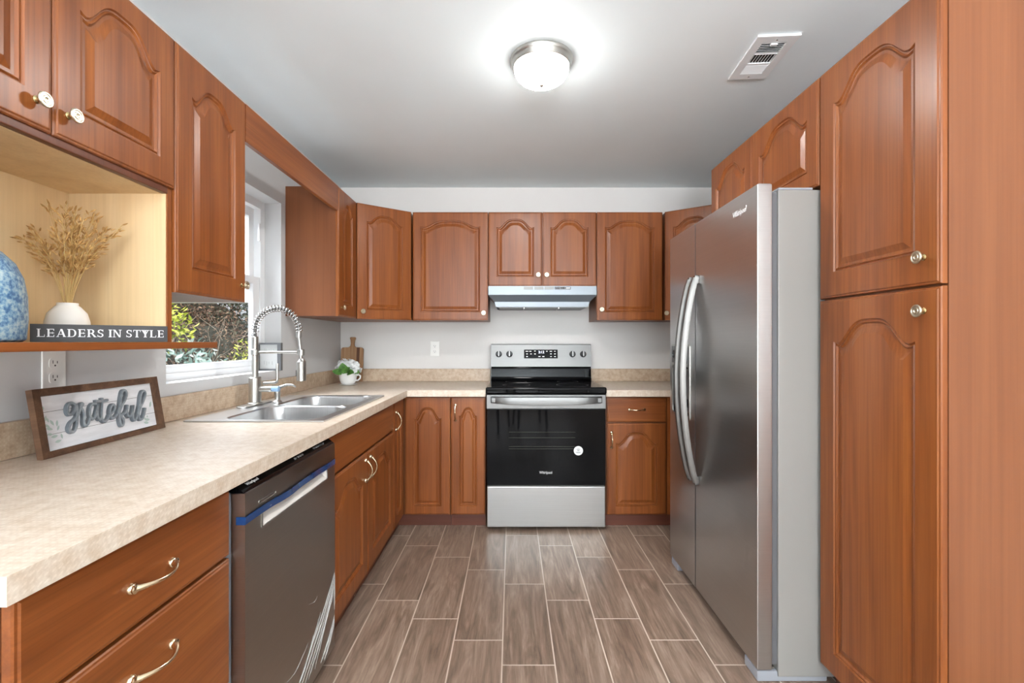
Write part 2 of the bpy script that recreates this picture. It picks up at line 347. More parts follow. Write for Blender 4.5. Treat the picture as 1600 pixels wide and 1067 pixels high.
def knob(parent, x, z, r_=.0165):
    e = bpy.data.objects.new('knob', None)
    b = B().lathe([(.0001, .021), (.004, .0215), (.0052, .0235), (.0075, .0235), (.0085, .022), (.0112, .022), (.0125, .0235), (.0148, .0235), (.0165, .0215), (.0165, .0195), (.0145, .0172), (.006, .0155)], disc_m((0, 0, 0)), 26)
    k_ = b.build('knob', 'knob', parent, (x, 0, z))
    B().lathe([(.0085, -.002), (.0085, .002), (.0048, .005), (.0045, .010), (.0065, .0125), (.0075, .016)], disc_m((0, 0, 0)), 18).build('knob_stem', 'brass', k_)
    return k_
def pull(parent, x, z, L=.105, vert=True, proj=.028, name='handle'):
    pts, rad = [], []
    for i in range(17):
        t_ = i / 16; u = (t_ - .5) * L * .9; y = -proj * math.sin(PI * t_) ** .8 - .004
        pts.append((0, y, u) if vert else (u, y, 0)); rad.append(.0034 + .0045 * abs(2 * t_ - 1) ** 3)
    b = B().tube(pts, rad, 12)
    for s_ in (-1, 1):
        p = (0, 0, s_ * L * .45) if vert else (s_ * L * .45, 0, 0)
        b.lathe([(.0105, -.001), (.0105, .003), (.008, .006), (.0086, .009), (.004, .012)], disc_m(p), 16)
    return b.build(name, 'pull', parent, (x, 0, z), ang=50)

def wall_cab(name, label, loc, rotz, w, h, d=.315):
    t_ = thing(name, label, 'cabinet', loc, rotz)
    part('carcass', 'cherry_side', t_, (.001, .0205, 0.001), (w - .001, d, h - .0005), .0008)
    return t_
# ---- left wall: niche cabinet with two short doors and a projecting shelf
XU, ZU0, ZU1 = -1.022, 1.342, 2.109
zb = 1.173
nc = thing('wall_cabinet', 'cherry wall cabinet with two short doors over an open maple display niche', 'cabinet', (XU, .67, zb), PI / 2)
W, HT, ZN = .7616, ZU1 - zb, 1.653 - zb
part('shelf_board', 'cherry_h', nc, (0, -.127, 0), (W, .314, .0175), .0015)
for x0, x1 in ((0, .018), (W - .018, W)): part('side_panel', 'cherry', nc, (x0, .012, .0175), (x1, .314, HT), .0008)
part('niche_lining', 'maple', nc, (.0182, .306, .018), (W - .0182, .3135, ZN))
part('niche_lining', 'maple', nc, (W - .0215, .016, .018), (W - .0182, .3055, ZN - .018))
part('niche_lining', 'maple', nc, (.0182, .016, .018), (.0215, .3055, ZN - .018))
part('niche_ceiling', 'maple', nc, (.0182, .03, ZN - .018), (W - .0182, .3055, ZN))
part('bottom_rail', 'cherry_dark', nc, (.0182, .0105, ZN - .018), (W - .0182, .0295, ZN + .006), .003)
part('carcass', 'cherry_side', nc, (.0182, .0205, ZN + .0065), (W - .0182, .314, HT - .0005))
d = door(nc, .002, .3795, ZN + .001, HT, mx=.062, mb=.075, mt=.062, rise=.075); knob(d, .3395, .058)
d = door(nc, .3825, W - .001, ZN + .001, HT, mx=.062, mb=.075, mt=.062, rise=.075); knob(d, .032, .058)
# ---- tall single door beside window
h_ = ZU1 - ZU0
tc_ = wall_cab('wall_cabinet', 'tall single-door cherry wall cabinet at the near edge of the window', (XU, 1.4336, ZU0), PI / 2, .378, h_)
d = door(tc_, .001, .377, 0, h_, mx=.07, mb=.08, mt=.075, rise=.065); knob(d, .345, .062)
vl = B().box((0, .002, 0), (.963, .022, .146), .002).build('valance_board', 'cherry_h', None, (XU, 1.8125, 1.962), (0, 0, PI / 2)); tag(vl, 'plain cherry valance board spanning above the window between two wall cabinets', 'valance')
nr = wall_cab('wall_cabinet', 'very narrow cherry wall cabinet at the far side of the window with pale side panel', (XU, 2.777, ZU0), PI / 2, .3205, h_)
d = door(nr, .001, .319, 0, h_, mx=.075, mb=.075, mt=.07, rise=.06, bulge=.034); knob(d, .045, .055)
# ---- corner wall cabinets
def diag(name, label, p0, p1, poly):
    a = math.atan2(p1[1] - p0[1], p1[0] - p0[0]); t_ = thing(name, label, 'cabinet', (p0[0], p0[1], ZU0), a)
    Lw = math.hypot(p1[0] - p0[0], p1[1] - p0[1]); ca, sa = math.cos(-a), math.sin(-a)
    loc = [((x - p0[0]) * ca - (y - p0[1]) * sa, (x - p0[0]) * sa + (y - p0[1]) * ca) for x, y in poly]
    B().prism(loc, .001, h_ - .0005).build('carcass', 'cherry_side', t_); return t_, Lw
P0, P1 = (XU, 3.0985), (-.7055, 3.33)
n_ = (-math.sin(math.atan2(.2315, .3165)) * .021, math.cos(math.atan2(.2315, .3165)) * .021)
cw, L_ = diag('corner_wall_cabinet', 'angled cherry wall cabinet filling the corner above the potted white flowers', P0, P1, [(P0[0] + n_[0], P0[1] + n_[1]), (P1[0] + n_[0], P1[1] + n_[1]), (P1[0] + n_[0], 3.676), (-1.335, 3.676), (-1.335, P0[1] + n_[1])])
d = door(cw, .004, L_ - .004, 0, h_, mx=.062, mb=.062, mt=.062, rise=.055); knob(d, .033, .05)
Q0, Q1 = (1.077, 3.33), (1.40, 3.10); a_ = math.atan2(Q1[1] - Q0[1], Q1[0] - Q0[0]); n_ = (-math.sin(a_) * .021, math.cos(a_) * .021)
cw, L_ = diag('corner_wall_cabinet', 'angled cherry wall cabinet in the corner partly hidden behind the fridge', Q0, Q1, [(Q0[0] + n_[0], Q0[1] + n_[1]), (Q1[0] + n_[0], Q1[1] + n_[1]), (1.695, Q1[1] + n_[1]), (1.695, 3.676), (Q0[0] + n_[0], 3.676)])
d = door(cw, .004, L_ - .004, 0, h_, mx=.062, mb=.062, mt=.062, rise=.055); knob(d, .022, .05)
# ---- back wall uppers
YU = 3.33
def back_cab(label, x0, x1, z0, name='wall_cabinet'): return wall_cab(name, label, (x0, YU, z0), 0, x1 - x0, ZU1 - z0, .346)
t_ = back_cab('wide single-door cherry wall cabinet between the angled corner cabinet and the range hood', -.7045, -.1685, ZU0)
d = door(t_, .002, .534, 0, h_, mx=.054, mb=.058, mt=.058, rise=.05); knob(d, .503, .052)
t_ = back_cab('short two-door cherry wall cabinet directly above the range hood', -.1675, .5995, 1.5835); hh = ZU1 - 1.5835
d = door(t_, .002, .381, 0, hh, mx=.056, mb=.066, mt=.05, rise=.062); knob(d, .352, .079)
d = door(t_, .385, .765, 0, hh, mx=.056, mb=.066, mt=.05, rise=.062); knob(d, .028, .079)
t_ = back_cab('single-door cherry wall cabinet just past the range hood on the fridge side', .601, 1.0745, ZU0)
d = door(t_, .003, .466, 0, h_, mx=.054, mb=.058, mt=.06, rise=.05); knob(d, .03, .076)
# ---- right: cabinet over fridge, pantry
XP = 1.0635
t_ = wall_cab('wall_cabinet', 'cherry wall cabinet with two small doors above the refrigerator', (XP, 2.517, 1.735), -PI / 2, .884, ZU1 - 1.735, .62); hh = ZU1 - 1.735
door(t_, .002, .4285, 0, hh, mx=.06, mb=.06, mt=.05, rise=.075); door(t_, .4315, .882, 0, hh, mx=.06, mb=.06, mt=.05, rise=.075)
pn = thing('pantry_cabinet', 'floor-height cherry pantry cabinet with one door above another beside the refrigerator', 'cabinet', (XP, 1.630, 0), -PI / 2)
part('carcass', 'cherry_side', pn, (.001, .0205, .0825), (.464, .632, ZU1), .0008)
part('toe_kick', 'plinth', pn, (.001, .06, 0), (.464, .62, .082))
d = door(pn, .002, .462, 1.337, ZU1, mx=.072, mb=.085, mt=.06, rise=.075, name='upper_door'); knob(d, .415, .072)
d = door(pn, .002, .462, .083, 1.331, mx=.072, mb=.075, mt=.07, rise=.075, name='lower_door'); knob(d, .415, 1.248 - .06)

# ------------------------------------------------------------------ base cabinets
XB, YBF, ZCB = -.69, 3.01, .8405
def base_cab(label, loc, rotz, w, d_=.61, name='base_cabinet', top=ZCB - .001):
    t_ = thing(name, label, 'cabinet', loc, rotz)
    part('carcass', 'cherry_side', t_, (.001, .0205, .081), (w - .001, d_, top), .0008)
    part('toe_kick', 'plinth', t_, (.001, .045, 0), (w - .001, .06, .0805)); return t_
dr = base_cab('cherry drawer base cabinet under the near end of the counter beside the dishwasher', (XB, .652, 0), PI / 2, .506)
for z0, z1, hz in ((.668, .832, .075), (.355, .660, .222)):
    d = door(dr, .002, .504, z0, z1, mat='cherry_h', name='drawer', arch=False); pull(d, .251, hz, .115, False)
d = door(dr, .002, .504, .085, .348, mat='cherry_h', name='drawer', arch=False)
sk = base_cab('cherry sink base cabinet with a plain false front over two arched doors', (XB, 1.766, 0), PI / 2, .99, top=.70)
door(sk, .002, .984, .672, .832, mat='cherry_h', name='false_drawer_front', arch=False)
d = door(sk, .002, .489, .083, .663, mx=.075, mb=.075, mt=.06, rise=.08); pull(d, .452, .50, .105)
d = door(sk, .495, .984, .083, .663, mx=.075, mb=.075, mt=.06, rise=.08); pull(d, .034, .50, .105)
cn = thing('corner_base_cabinet', 'L-shaped cherry corner base cabinet with two doors meeting at the inside corner', 'cabinet', (XB, YBF, 0), 0)
yl = 2.7575 - YBF; xr = -.3935 - XB
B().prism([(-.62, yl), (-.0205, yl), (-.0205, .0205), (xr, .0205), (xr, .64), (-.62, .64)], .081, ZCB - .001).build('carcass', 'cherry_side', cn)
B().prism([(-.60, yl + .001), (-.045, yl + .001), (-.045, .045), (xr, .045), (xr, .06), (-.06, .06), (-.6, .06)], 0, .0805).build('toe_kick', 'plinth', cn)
d = door(cn, 0, .246, .083, .832, mx=.07, mb=.065, mt=.065, rise=.06, loc0=(0, yl + .002, 0), rot=PI / 2, bulge=.034); pull(d, .045, .635, .115)
d = door(cn, .004, xr - .002, .083, .832, mx=.056, mb=.055, mt=.062, rise=.072, bulge=.034)
nb = base_cab('narrow single-door cherry base cabinet against the range on the corner side', (-.3925, YBF, 0), 0, .224)
d = door(nb, .002, .221, .083, .832, mx=.052, mb=.055, mt=.062, rise=.055, bulge=.03); pull(d, .03, .655, .105)
rb = base_cab('cherry base cabinet with one drawer and one door between range and refrigerator', (.603, YBF, 0), 0, 1.09)
d = door(rb, .006, .387, .676, .832, mat='cherry_h', name='drawer', arch=False); pull(d, .19, .08, .105, False)
d = door(rb, .006, .387, .083, .668, mx=.056, mb=.055, mt=.055, rise=.075); pull(d, .028, .48, .105)
part('filler_strip', 'cherry', rb, (.392, .004, .083), (1.089, .0195, .832), .001)

# ------------------------------------------------------------------ countertops with splash
ZT, CX, CY = .882, -.665, 2.99
SX0, SX1, SY0, SY1 = -1.262, -.722, 1.806, 2.662
ct = thing('countertop', 'L-shaped beige laminate countertop running under the window and round to the range', 'countertop', (WL, .62, 0))
ox, oy = WL, .62
xs = [WL + .001 - ox, SX0 + .012 - ox, SX1 - .012 - ox, CX - ox, -.167 - ox]; ys = [0, SY0 + .012 - oy, SY1 - .012 - oy, CY - oy, YB - .001 - oy]
b = B().slab(xs, ys, [(1, 1), (3, 0), (3, 1), (3, 2)], .8415, ZT)
fx, fy = CX - ox, CY - oy
front = lambda p, q: (abs(p.x - fx) < 1e-4 and abs(q.x - fx) < 1e-4 and abs(p.z - q.z) < 1e-4) or (abs(p.y - fy) < 1e-4 and abs(q.y - fy) < 1e-4 and abs(p.z - q.z) < 1e-4)
b.bevel_where(front, .014, 4); b.build('worktop', 'counter', ct, ang=50)
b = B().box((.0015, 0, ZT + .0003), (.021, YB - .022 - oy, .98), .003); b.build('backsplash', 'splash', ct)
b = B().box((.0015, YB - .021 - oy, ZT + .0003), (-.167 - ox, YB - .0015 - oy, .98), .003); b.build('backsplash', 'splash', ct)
cr = thing('countertop', 'short beige laminate countertop between range and refrigerator', 'countertop', (.599, CY, 0))
b = B().box((0, 0, .8415), (1.095, YB - .001 - CY, ZT)); b.bevel_where(lambda p, q: abs(p.y) < 1e-4 and abs(q.y) < 1e-4 and abs(p.z - q.z) < 1e-4, .014, 4); b.build('worktop', 'counter', cr, ang=50)
part('backsplash', 'splash', cr, (0, YB - .021 - CY, ZT + .0003), (1.095, YB - .0015 - CY, .98), .003)

# ------------------------------------------------------------------ sink
sn = thing('kitchen_sink', 'double-bowl stainless steel drop-in sink under the window', 'sink', (SX0, SY0, ZT))
SW, SD = SX1 - SX0, SY1 - SY0
def half(y0, y1, by0, by1, r_=.07):
    b = B(); n = 6
    O = []
    for (cx, cy), (ix, iy) in zip(((SW, y1), (0, y1), (0, y0), (SW, y0)), ((1, 1), (0, 1), (0, 0), (1, 0))): O += [(cx, cy)] * (n + 1)
    def rect(x0, x1, q0, q1): return rrect(x0, x1, q0, q1, .004, n)
    outer = rrect(0, SW, y0, y1, .002, n); bx0, bx1 = .125, SW - .045
    b.loops([[(x, y, .001) for x, y in outer], [(x, y, .006) for x, y in outer]] + [[(x, y, .0075) for x, y in rrect(.008, SW - .008, y0 + (.008 if y0 == 0 else 0), y1 - (.008 if y0 else 0), .002, n)],
            [(x, y, .0065) for x, y in rrect(bx0 - .006, bx1 + .006, by0 - .006, by1 + .006, r_ + .006, n)], [(x, y, .001) for x, y in rrect(bx0, bx1, by0, by1, r_, n)],
            [(x, y, -.15) for x, y in rrect(bx0 + .012, bx1 - .012, by0 + .012, by1 - .012, r_, n)], [(x, y, -.172) for x, y in rrect(bx0 + .035, bx1 - .035, by0 + .035, by1 - .035, r_ - .01, n)]], False, True)
    return b
ym = SD / 2
half(0, ym, .03, ym - .012).build('bowl', 'sink', sn, fix=False, ang=40); half(ym, SD, ym + .012, SD - .035).build('bowl', 'sink', sn, fix=False, ang=40)
for yc in (SD * .25, SD * .75):
    B().lathe([(.042, -.1715), (.042, -.168), (.03, -.1675), (.026, -.1705), (.001, -.1705)], Matrix.Translation((.31, yc, 0)), 24).build('drain', 'chrome', sn)
# ------------------------------------------------------------------ faucet
FX, FY, FZ = -1.228, 2.25, ZT + .0085
fa = thing('kitchen_faucet', 'tall brushed nickel spring pull-down faucet behind the sink', 'faucet', (FX, FY, FZ))
b = B(); b.loops([[(x, y, z) for x, y in rrect(-.028 + i, .028 - i, -.125 + i, .125 - i, .027 - i, 8)] for i, z in ((0, 0), (0, .004), (.004, .006))], True, True); b.build('deck_plate', 'nickel', fa)
B().lathe([(.034, .006), (.034, .009), (.0275, .012), (.0275, .128), (.024, .132), (.0145, .132), (.0145, .235), (.0185, .238), (.0185, .262), (.0145, .265), (.0145, .323), (.011, .326)], None, 28).build('column', 'nickel', fa, ang=40)
R_ = .105; zc = .355
arc = [(0, 0, .32)] + [(R_ - R_ * math.cos(a), 0, zc + R_ * math.sin(a)) for a in [PI * i / 24 for i in range(25)]] + [(2 * R_ + .001, 0, .345)]
B().tube(arc, .0066, 12).build('hose', 'handle_nickel', fa, ang=60)
pts = []; N = 620; turns = 24
for i in range(N + 1):
    s_ = i / N * (len(arc) - 1.001); j = int(s_); f_ = s_ - j; p = Vector(arc[j]).lerp(Vector(arc[j + 1]), f_); dvec = (Vector(arc[j + 1]) - Vector(arc[j])).normalized()
    a = Vector((0, 1, 0)); c_ = dvec.cross(a); th = 2 * PI * turns * i / N; pts.append(tuple(p + (a * math.cos(th) + c_ * math.sin(th)) * .0150))
B().tube(pts, .0023, 6).build('spring', 'chrome', fa, ang=70)
hx = 2 * R_
B().lathe([(.0105, .32), (.013, .322), (.013, .35), (.010, .352)], Matrix.Translation((hx, 0, 0)), 20).build('collar', 'nickel', fa)
B().tube([(hx, 0, .33), (hx + .006, 0, .27), (hx + .01, 0, .215)], .0075, 14).build('spray_tube', 'nickel', fa, ang=60)
B().lathe([(.012, .112), (.0215, .114), (.0215, .205), (.016, .21), (.012, .22)], Matrix.Translation((hx + .012, 0, 0)), 24).build('spray_head', 'nickel', fa, ang=40)
part('spray_button', 'black', fa, (hx - .0125, -.006, .135), (hx - .009, .006, .165), .001)
B().tube([(.012, 0, .25), (hx - .008, 0, .25)], .006, 14).lathe([(.0165, .236), (.0165, .262), (.0125, .264), (.0125, .234)], Matrix.Translation((hx + .011, 0, 0)), 20).build('holder_arm', 'nickel', fa, ang=50)
B().tube([(.02, 0, .075), (.082, 0, .075)], .0145, 18).build('handle_body', 'nickel', fa, ang=50)
B().tube([(.083, 0, .075), (.115, 0, .075)], .0135, 18).build('tape_band', plain('faucet_tape', srgb(130, 160, 190), .4), fa, ang=50)
B().tube([(.03, .012, .10), (.085, .02, .103), (.094, .02, .108), (.097, .02, .12), (.097, .02, .195)], .0068, 12).build('lever', 'nickel', fa, ang=60)
sd = thing('soap_dispenser', 'small nickel soap dispenser with a curved spout on the sink deck', 'soap dispenser', (-1.163, 2.335, ZT + .0075))
B().lathe([(.021, 0), (.021, .005), (.013, .012), (.0125, .035), (.015, .04), (.015, .055), (.010, .06), (.010, .08)], None, 22).build('base', 'nickel', sd, ang=40)
B().tube([(0, 0, .07), (.02, -.002, .078), (.05, -.006, .088), (.08, -.01, .088), (.098, -.013, .078)], [.009, .0075, .006, .005, .004], 12).build('spout', 'nickel', sd, ang=60)
# ------------------------------------------------------------------ dishwasher
dw = thing('dishwasher', 'stainless steel dishwasher with a pocket handle and blue protective tape', 'dishwasher', (-.66, 1.165, 0), PI / 2)
mxz = Matrix(((1, 0, 0, 0), (0, 0, -1, .035), (0, 1, 0, 0), (0, 0, 0, 1)))
DW = .589
b = B().slab([0, .078, .516, DW], [.06, .702, .746, .8145], [(1, 1)], 0, .035, mxz)
b.bevel_where(lambda p, q: max(p.y, q.y) < .001, .0035, 3); b.build('door', 'steel_dw', dw)
b = B(); b.loops([[(x, .001, z) for x, z in rrect(.078, .516, .702, .746, .001, 2)], [(x, .033, z) for x, z in rrect(.086, .508, .737, .7455, .001, 2)]], False, True); b.build('pocket_handle', plain('pocket_grey', srgb(206, 200, 194), .45), dw)
b = B(); O, I = rrect(.074, .520, .698, .75, .006, 4), rrect(.0795, .5145, .7035, .7445, .004, 4)
b.loops([[(x, 0.0005, z) for x, z in O], [(x, -.0025, z) for x, z in O], [(x, -.0025, z) for x, z in I], [(x, .0005, z) for x, z in I]]); b.build('pocket_rim', 'steel', dw)
part('body', 'grey_l', dw, (.004, .036, .1), (DW - .004, .60, .8145), .002); part('kick_plate', 'black', dw, (.01, .06, .0), (DW - .01, .08, .0995))
b = B(); b.loops([[(x, .004, .8148), (x, .034, .8148), (x, .09, .8385), (x, .034, .8385), (x, .012, .8225)][::1] for x in (.002, DW - .002)], True, True); b.build('control_strip', 'black_glass', dw)
for x in (.30, .32, .335, .35, .44, .455, .47, .485, .50, .515): part('button_mark', 'print_g', dw, (x, .014, .8225), (x + .008, .020, .8288))
text('maker_lettering', 'Whirlpool', .012, 'print', dw, (.062, .0165, .8275), (math.radians(35), 0, 0), .0003, .055)
b = B(); O, I = rrect(.062, .152, .768, .777, .004, 4), rrect(.064, .150, .7698, .7752, .0026, 4)
b.loops([[(x, .001, z) for x, z in O], [(x, -.0012, z) for x, z in O], [(x, -.0012, z) for x, z in I], [(x, .001, z) for x, z in I]]); b.build('badge_outline', 'chrome', dw)
b = B(); L1, L2 = [], []
for i in range(25):
    x = -.0012 + (DW + .0006) * i / 24; y = -.0012 - .003 * math.sin(PI * i / 24) * (1 + .5 * math.sin(i * .9)); z = .747 + .002 * math.sin(i * .5)
    L1.append((x, y, z - .0095)); L2.append((x, y - .001, z + .0105))
b.loops([L1, L2], close=False); b.loops([[(-.0012, .022, .7375), (-.0012, -.0012, .7375)], [(-.0012, .022, .7575), (-.0012, -.0022, .7575)]], close=False)
b.build('protective_tape', 'tape', dw)
b = B()
for (xa, za, xb, zb_, wd) in ((.582, .335, .27, .12, .0016), (.583, .32, .30, .11, .0022), (.58, .30, .33, .10, .0015), (.584, .28, .36, .10, .002), (.575, .29, .38, .105, .0012), (.586, .31, .41, .10, .0016), (.46, .26, .29, .135, .0014), (.40, .215, .22, .10, .0018), (.585, .18, .46, .085, .003), (.587, .165, .49, .075, .003), (.586, .34, .584, .20, .002), (.43, .335, .36, .345, .0008), (.36, .21, .16, .21, .0008)):
    b.tube([(xa + (xb - xa) * i / 8, -.0004 - .0012 * math.sin(i * 1.3) ** 2, za + (zb_ - za) * i / 8 + .006 * math.sin(i * .7 + xa * 40) - .02 * math.sin(PI * i / 8)) for i in range(9)], [wd * (.25 + .75 * math.sin(PI * i / 8)) for i in range(9)], 6)
b.build('wrinkled_film', 'film', dw, ang=60)
# ------------------------------------------------------------------ range
rg = thing('range_stove', 'stainless steel electric range with a black glass oven door', 'stove', (-.16, 2.964, 0))
RW = .753
part('body', 'steel', rg, (.004, .032, .03), (RW - .004, .70, .858), .002)
for x in (.06, RW - .06): B().lathe([(.02, 0), (.02, .012), (.012, .014), (.012, .03)], Matrix.Translation((x, .08, 0)), 16).build('foot', 'black', rg)
b = B().box((.002, .001, .02), (RW - .002, .031, .278), .006, 3); b.build('storage_drawer', 'steel', rg)
b = B().box((.001, 0, .285), (RW - .001, .031, .767), .004); od = b.build('oven_door', 'black_glass', rg)
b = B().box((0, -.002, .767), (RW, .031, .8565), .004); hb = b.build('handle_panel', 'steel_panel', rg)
b = B(); Ls = []
for i in range(21):
    t_ = i / 20; x = .028 + (RW - .056) * t_; bow = math.sin(PI * t_); zl = .806 - .012 * bow; y = -.012 - .034 * min(1, 6 * min(t_, 1 - t_)) ** .6
    Ls.append([(x, y, zl), (x, y - .012, zl + .003), (x, y - .014, .825), (x, y - .010, .845), (x, y, .847)])
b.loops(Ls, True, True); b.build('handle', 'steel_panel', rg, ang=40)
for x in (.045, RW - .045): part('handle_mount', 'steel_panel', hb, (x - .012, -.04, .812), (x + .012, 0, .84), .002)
b = B().box((-.005, -.012, .8588), (RW + .005, .575, .9045), .012, 4); b.build('cooktop', 'black_glass', rg)
for x, y, r_ in ((.19, .15, .09), (.56, .15, .105), (.19, .41, .075), (.56, .41, .075)):
    B().loops([[(x + q * math.cos(a), y + q * math.sin(a), .9049) for a in [2 * PI * i / 40 for i in range(40)]] for q in (r_, r_ - .002)]).build('burner_ring', 'print_g', rg)
b = B(); b.loops([[(x, .535, .9048), (x, .70, .9048), (x, .70, 1.003), (x, .575, 1.003), (x, .565, .985), (x, .555, .93), (x, .545, .912)] for x in (.006, RW - .0)], True, True); b.build('riser', 'black_glass', rg, ang=50)
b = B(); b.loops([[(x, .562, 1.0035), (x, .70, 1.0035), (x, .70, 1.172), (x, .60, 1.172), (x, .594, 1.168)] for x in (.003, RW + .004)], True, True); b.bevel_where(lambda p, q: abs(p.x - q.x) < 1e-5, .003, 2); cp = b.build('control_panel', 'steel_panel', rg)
sl = math.atan2(.032, .1645); yp = lambda z: .562 + (z - 1.0035) * .032 / .1645
rx = PI / 2 - sl
b = B().box((-.1265, -.033, 0), (.1265, .033, .002), .001); ds = b.build('display', 'black_glass', cp, (.379, yp(1.098) - .001, 1.098), (rx, 0, 0))
text('clock_digits', '2:12', .026, 'digit', ds, (0.003, .013, .0023), (0, 0, 0), .0002)
b = B()
for x, y, w2 in ((-.105, .02, .02), (-.08, .02, .016), (-.105, 0, .012), (-.075, 0, .012), (-.045, .022, .012), (-.045, 0, .012), (-.105, -.02, .012), (.045, .02, .012), (.075, .02, .018), (.105, .02, .012), (.075, 0, .012), (.105, 0, .012), (.075, -.02, .012), (.105, -.02, .012), (-.012, -.02, .016), (.018, -.02, .016)): part('key_legend', 'print', ds, (x - w2 / 2, y - .003, .002), (x + w2 / 2, y + .003, .0024))
for kx in (-.0985, -.0185, .456, .5366):
    k_ = B().lathe([(.0235, .001), (.0235, .008), (.021, .011), (.0195, .026), (.017, .028), (.0001, .028)], None, 24).build('control_knob', 'black', cp, (kx + .16, yp(1.096), 1.096), (rx, 0, 0))
    part('knob_grip', 'steel', k_, (-.002, -.019, .0278), (.002, .019, .0292))
b = B().lathe([(.029, 0), (.029, .001)], disc_m((0, 0, 0)), 32); st = b.build('round_sticker', 'print', od, (.579, -.0005, .504))
b = B()
for i, (z, w2) in enumerate(((.013, .018), (.008, .026), (.003, .014), (-.002, .016), (-.009, .034), (-.014, .022))): b.box((-w2 / 2, -.0014, z - .0012), (w2 / 2, -.0008, z + .0012))
b.build('sticker_print', 'print_g', st)
text('maker_lettering', 'Whirlpool', .024, 'print', od, (.374, -.0006, .366), (PI / 2, 0, 0), .0003, .08)
b = B()
for z in (.62, .585, .53, .515): b.box((.14, -.0003, z), (.56, .0002, z + .0016))
b.build('rack_lines', plain('rack_sheen', srgb(58, 62, 48), .3), od)
# ------------------------------------------------------------------ hood
hd = thing('range_hood', 'slim silver range hood under the short two-door cabinet', 'range hood', (-.166, 3.318, 1.40))
b = B(); HW = .764
R4 = lambda i, f, z: [(i, f, z), (HW - i, f, z), (HW - i, .36, z), (i, .36, z)]
b.loops([R4(0, 0, .1832), R4(0, 0, .122), R4(.002, .004, .117), R4(.04, .055, .076), R4(.052, .058, .040), R4(.06, .07, .038), R4(.06, .07, .052)], True, True); b.build('canopy', 'hood', hd)
for x0, x1 in ((.07, .25), (.26, .50), (.51, .70)): part('filter', 'filter', hd, (x0, .09, .034), (x1, .35, .0515), .002)
for x in (.255, .505): part('filter_clip', 'nickel', hd, (x - .003, .08, .03), (x + .003, .35, .0515))
for x in (.25, .325, .396): part('louver', 'filter', hd, (x, -.001, .158), (x + .065, .001, .179))
q = part('switch_panel', 'grey_d', hd, (.418 + .05, -.002, .159), (.582, .001, .178)); 
for x in (.478, .512): part('rocker_switch', 'black', q, (x, -.005, .163), (x + .022, -.002, .174), .001)
part('switch_label', 'print', q, (.548, -.0026, .166), (.576, -.002, .172))
# ------------------------------------------------------------------ refrigerator
fr = thing('refrigerator', 'tall side-by-side stainless steel refrigerator with curved handles', 'refrigerator', (.856, 2.542, 0), -PI / 2)
mfr = Matrix(((1, 0, 0, 0), (0, 0, -1, .053), (0, 1, 0, 0), (0, 0, 0, 1)))
part('body', 'grey', fr, (.004, .0745, .02), (.9, .81, 1.722), .004)
part('gasket', 'grey_d', fr, (.012, .0535, .06), (.892, .0742, 1.715))
dx0, dx1, dz0, dz1 = .036, .275, .818, 1.172
b = B().slab([0, dx0, dx1, .343], [.046, dz0, 1.072, 1.742], [(1, 1)], 0, .053, mfr); b.bevel_where(lambda p, q: max(p.y, q.y) < .001 and (min(p.x, q.x) < .001 or max(p.x, q.x) > .342 or max(p.z, q.z) < .05 or min(p.z, q.z) > 1.74), .0035, 3)
fd = b.build('freezer_door', 'steel_v', fr)
b = B().box((.349, 0, .046), (.902, .053, 1.742), .0035); dd_ = b.build('fridge_door', 'steel_v', fr)
ds = bpy.data.objects.new('water_dispenser', None); C.objects.link(ds); ds.parent = fd
b = B(); b.loops([[(x, y, z) for x, z in rrect(dx0 + .001, dx1 - .001, dz0 + .001, 1.071, .02, 5)] for y in (0, .05)], False, True); b.build('recess', 'black', ds)
b = B(); O, I = rrect(dx0 - .008, dx1 + .008, dz0 - .008, 1.178, .012, 5), rrect(dx0 + .004, dx1 - .004, dz0 + .004, 1.068, .02, 5)
b.loops([[(x, .001, z) for x, z in O], [(x, -.003, z) for x, z in O], [(x, -.003, z) for x, z in I], [(x, .004, z) for x, z in I]]); b.build('bezel', 'nickel', ds)
part('control_pad', 'grey_d', ds, (dx0 + .006, -.006, 1.082), (dx1 - .006, -.0031, 1.168), .001)
B().lathe([(.022, 0), (.022, .004), (.016, .008), (.0001, .008)], disc_m((.085, -.006, 1.125)), 20).build('dispense_dial', 'black', ds)
part('drip_tray', 'nickel', ds, (dx0 + .02, .01, dz0 + .022), (dx1 - .02, .048, dz0 + .034), .002)
part('paddle', 'grey_d', ds, (.11, .03, .9), (.18, .046, 1.05), .004)
def fhandle(par, x):
    Ls = []
    for i in range(33):
        t_ = i / 32; z = .545 + .94 * t_; y = -.012 - .062 * math.sin(PI * t_) ** .75
        Ls.append([(x + a * .0145, y + b_ * .013, z) for a, b_ in ((-1, 1), (-1, -.2), (-.55, -1), (.55, -1), (1, -.2), (1, 1))])
    o = B().loops(Ls, True, True).build('handle', 'handle_nickel', par, ang=50)
    for z in (.555, 1.475): part('handle_mount', 'handle_nickel', o, (x - .013, -.02, z - .02), (x + .013, .0005, z + .02), .004)
fhandle(fd, .314); fhandle(dd_, .382)
text('maker_lettering', 'Whirlpool', .03, 'print', dd_, (.773, -.0006, 1.677), (PI / 2, 0, 0), .0003, .105, .15)
part('door_cap', 'steel', dd_, (.36, .008, 1.7421), (.895, .05, 1.745)); part('door_cap', 'steel', fd, (.008, .008, 1.7421), (.335, .05, 1.745))
for x0, x1 in ((.80, .895), (.007, .102)):
    q = part('foot_cover', 'grey_l', fr, (x0, .004, 0), (x1, .25, .038), .006); part('hinge', 'nickel', q, (x0 + .03, .012, .0382), (x1 - .01, .07, .0455), .002)
    part('hinge_cover', 'grey_l', fr, (x0 + .02, .078, 1.7223), (x1, .2, 1.732), .004)
part('kick_grille', 'grey_d', fr, (.11, .09, .0), (.79, .11, .045))
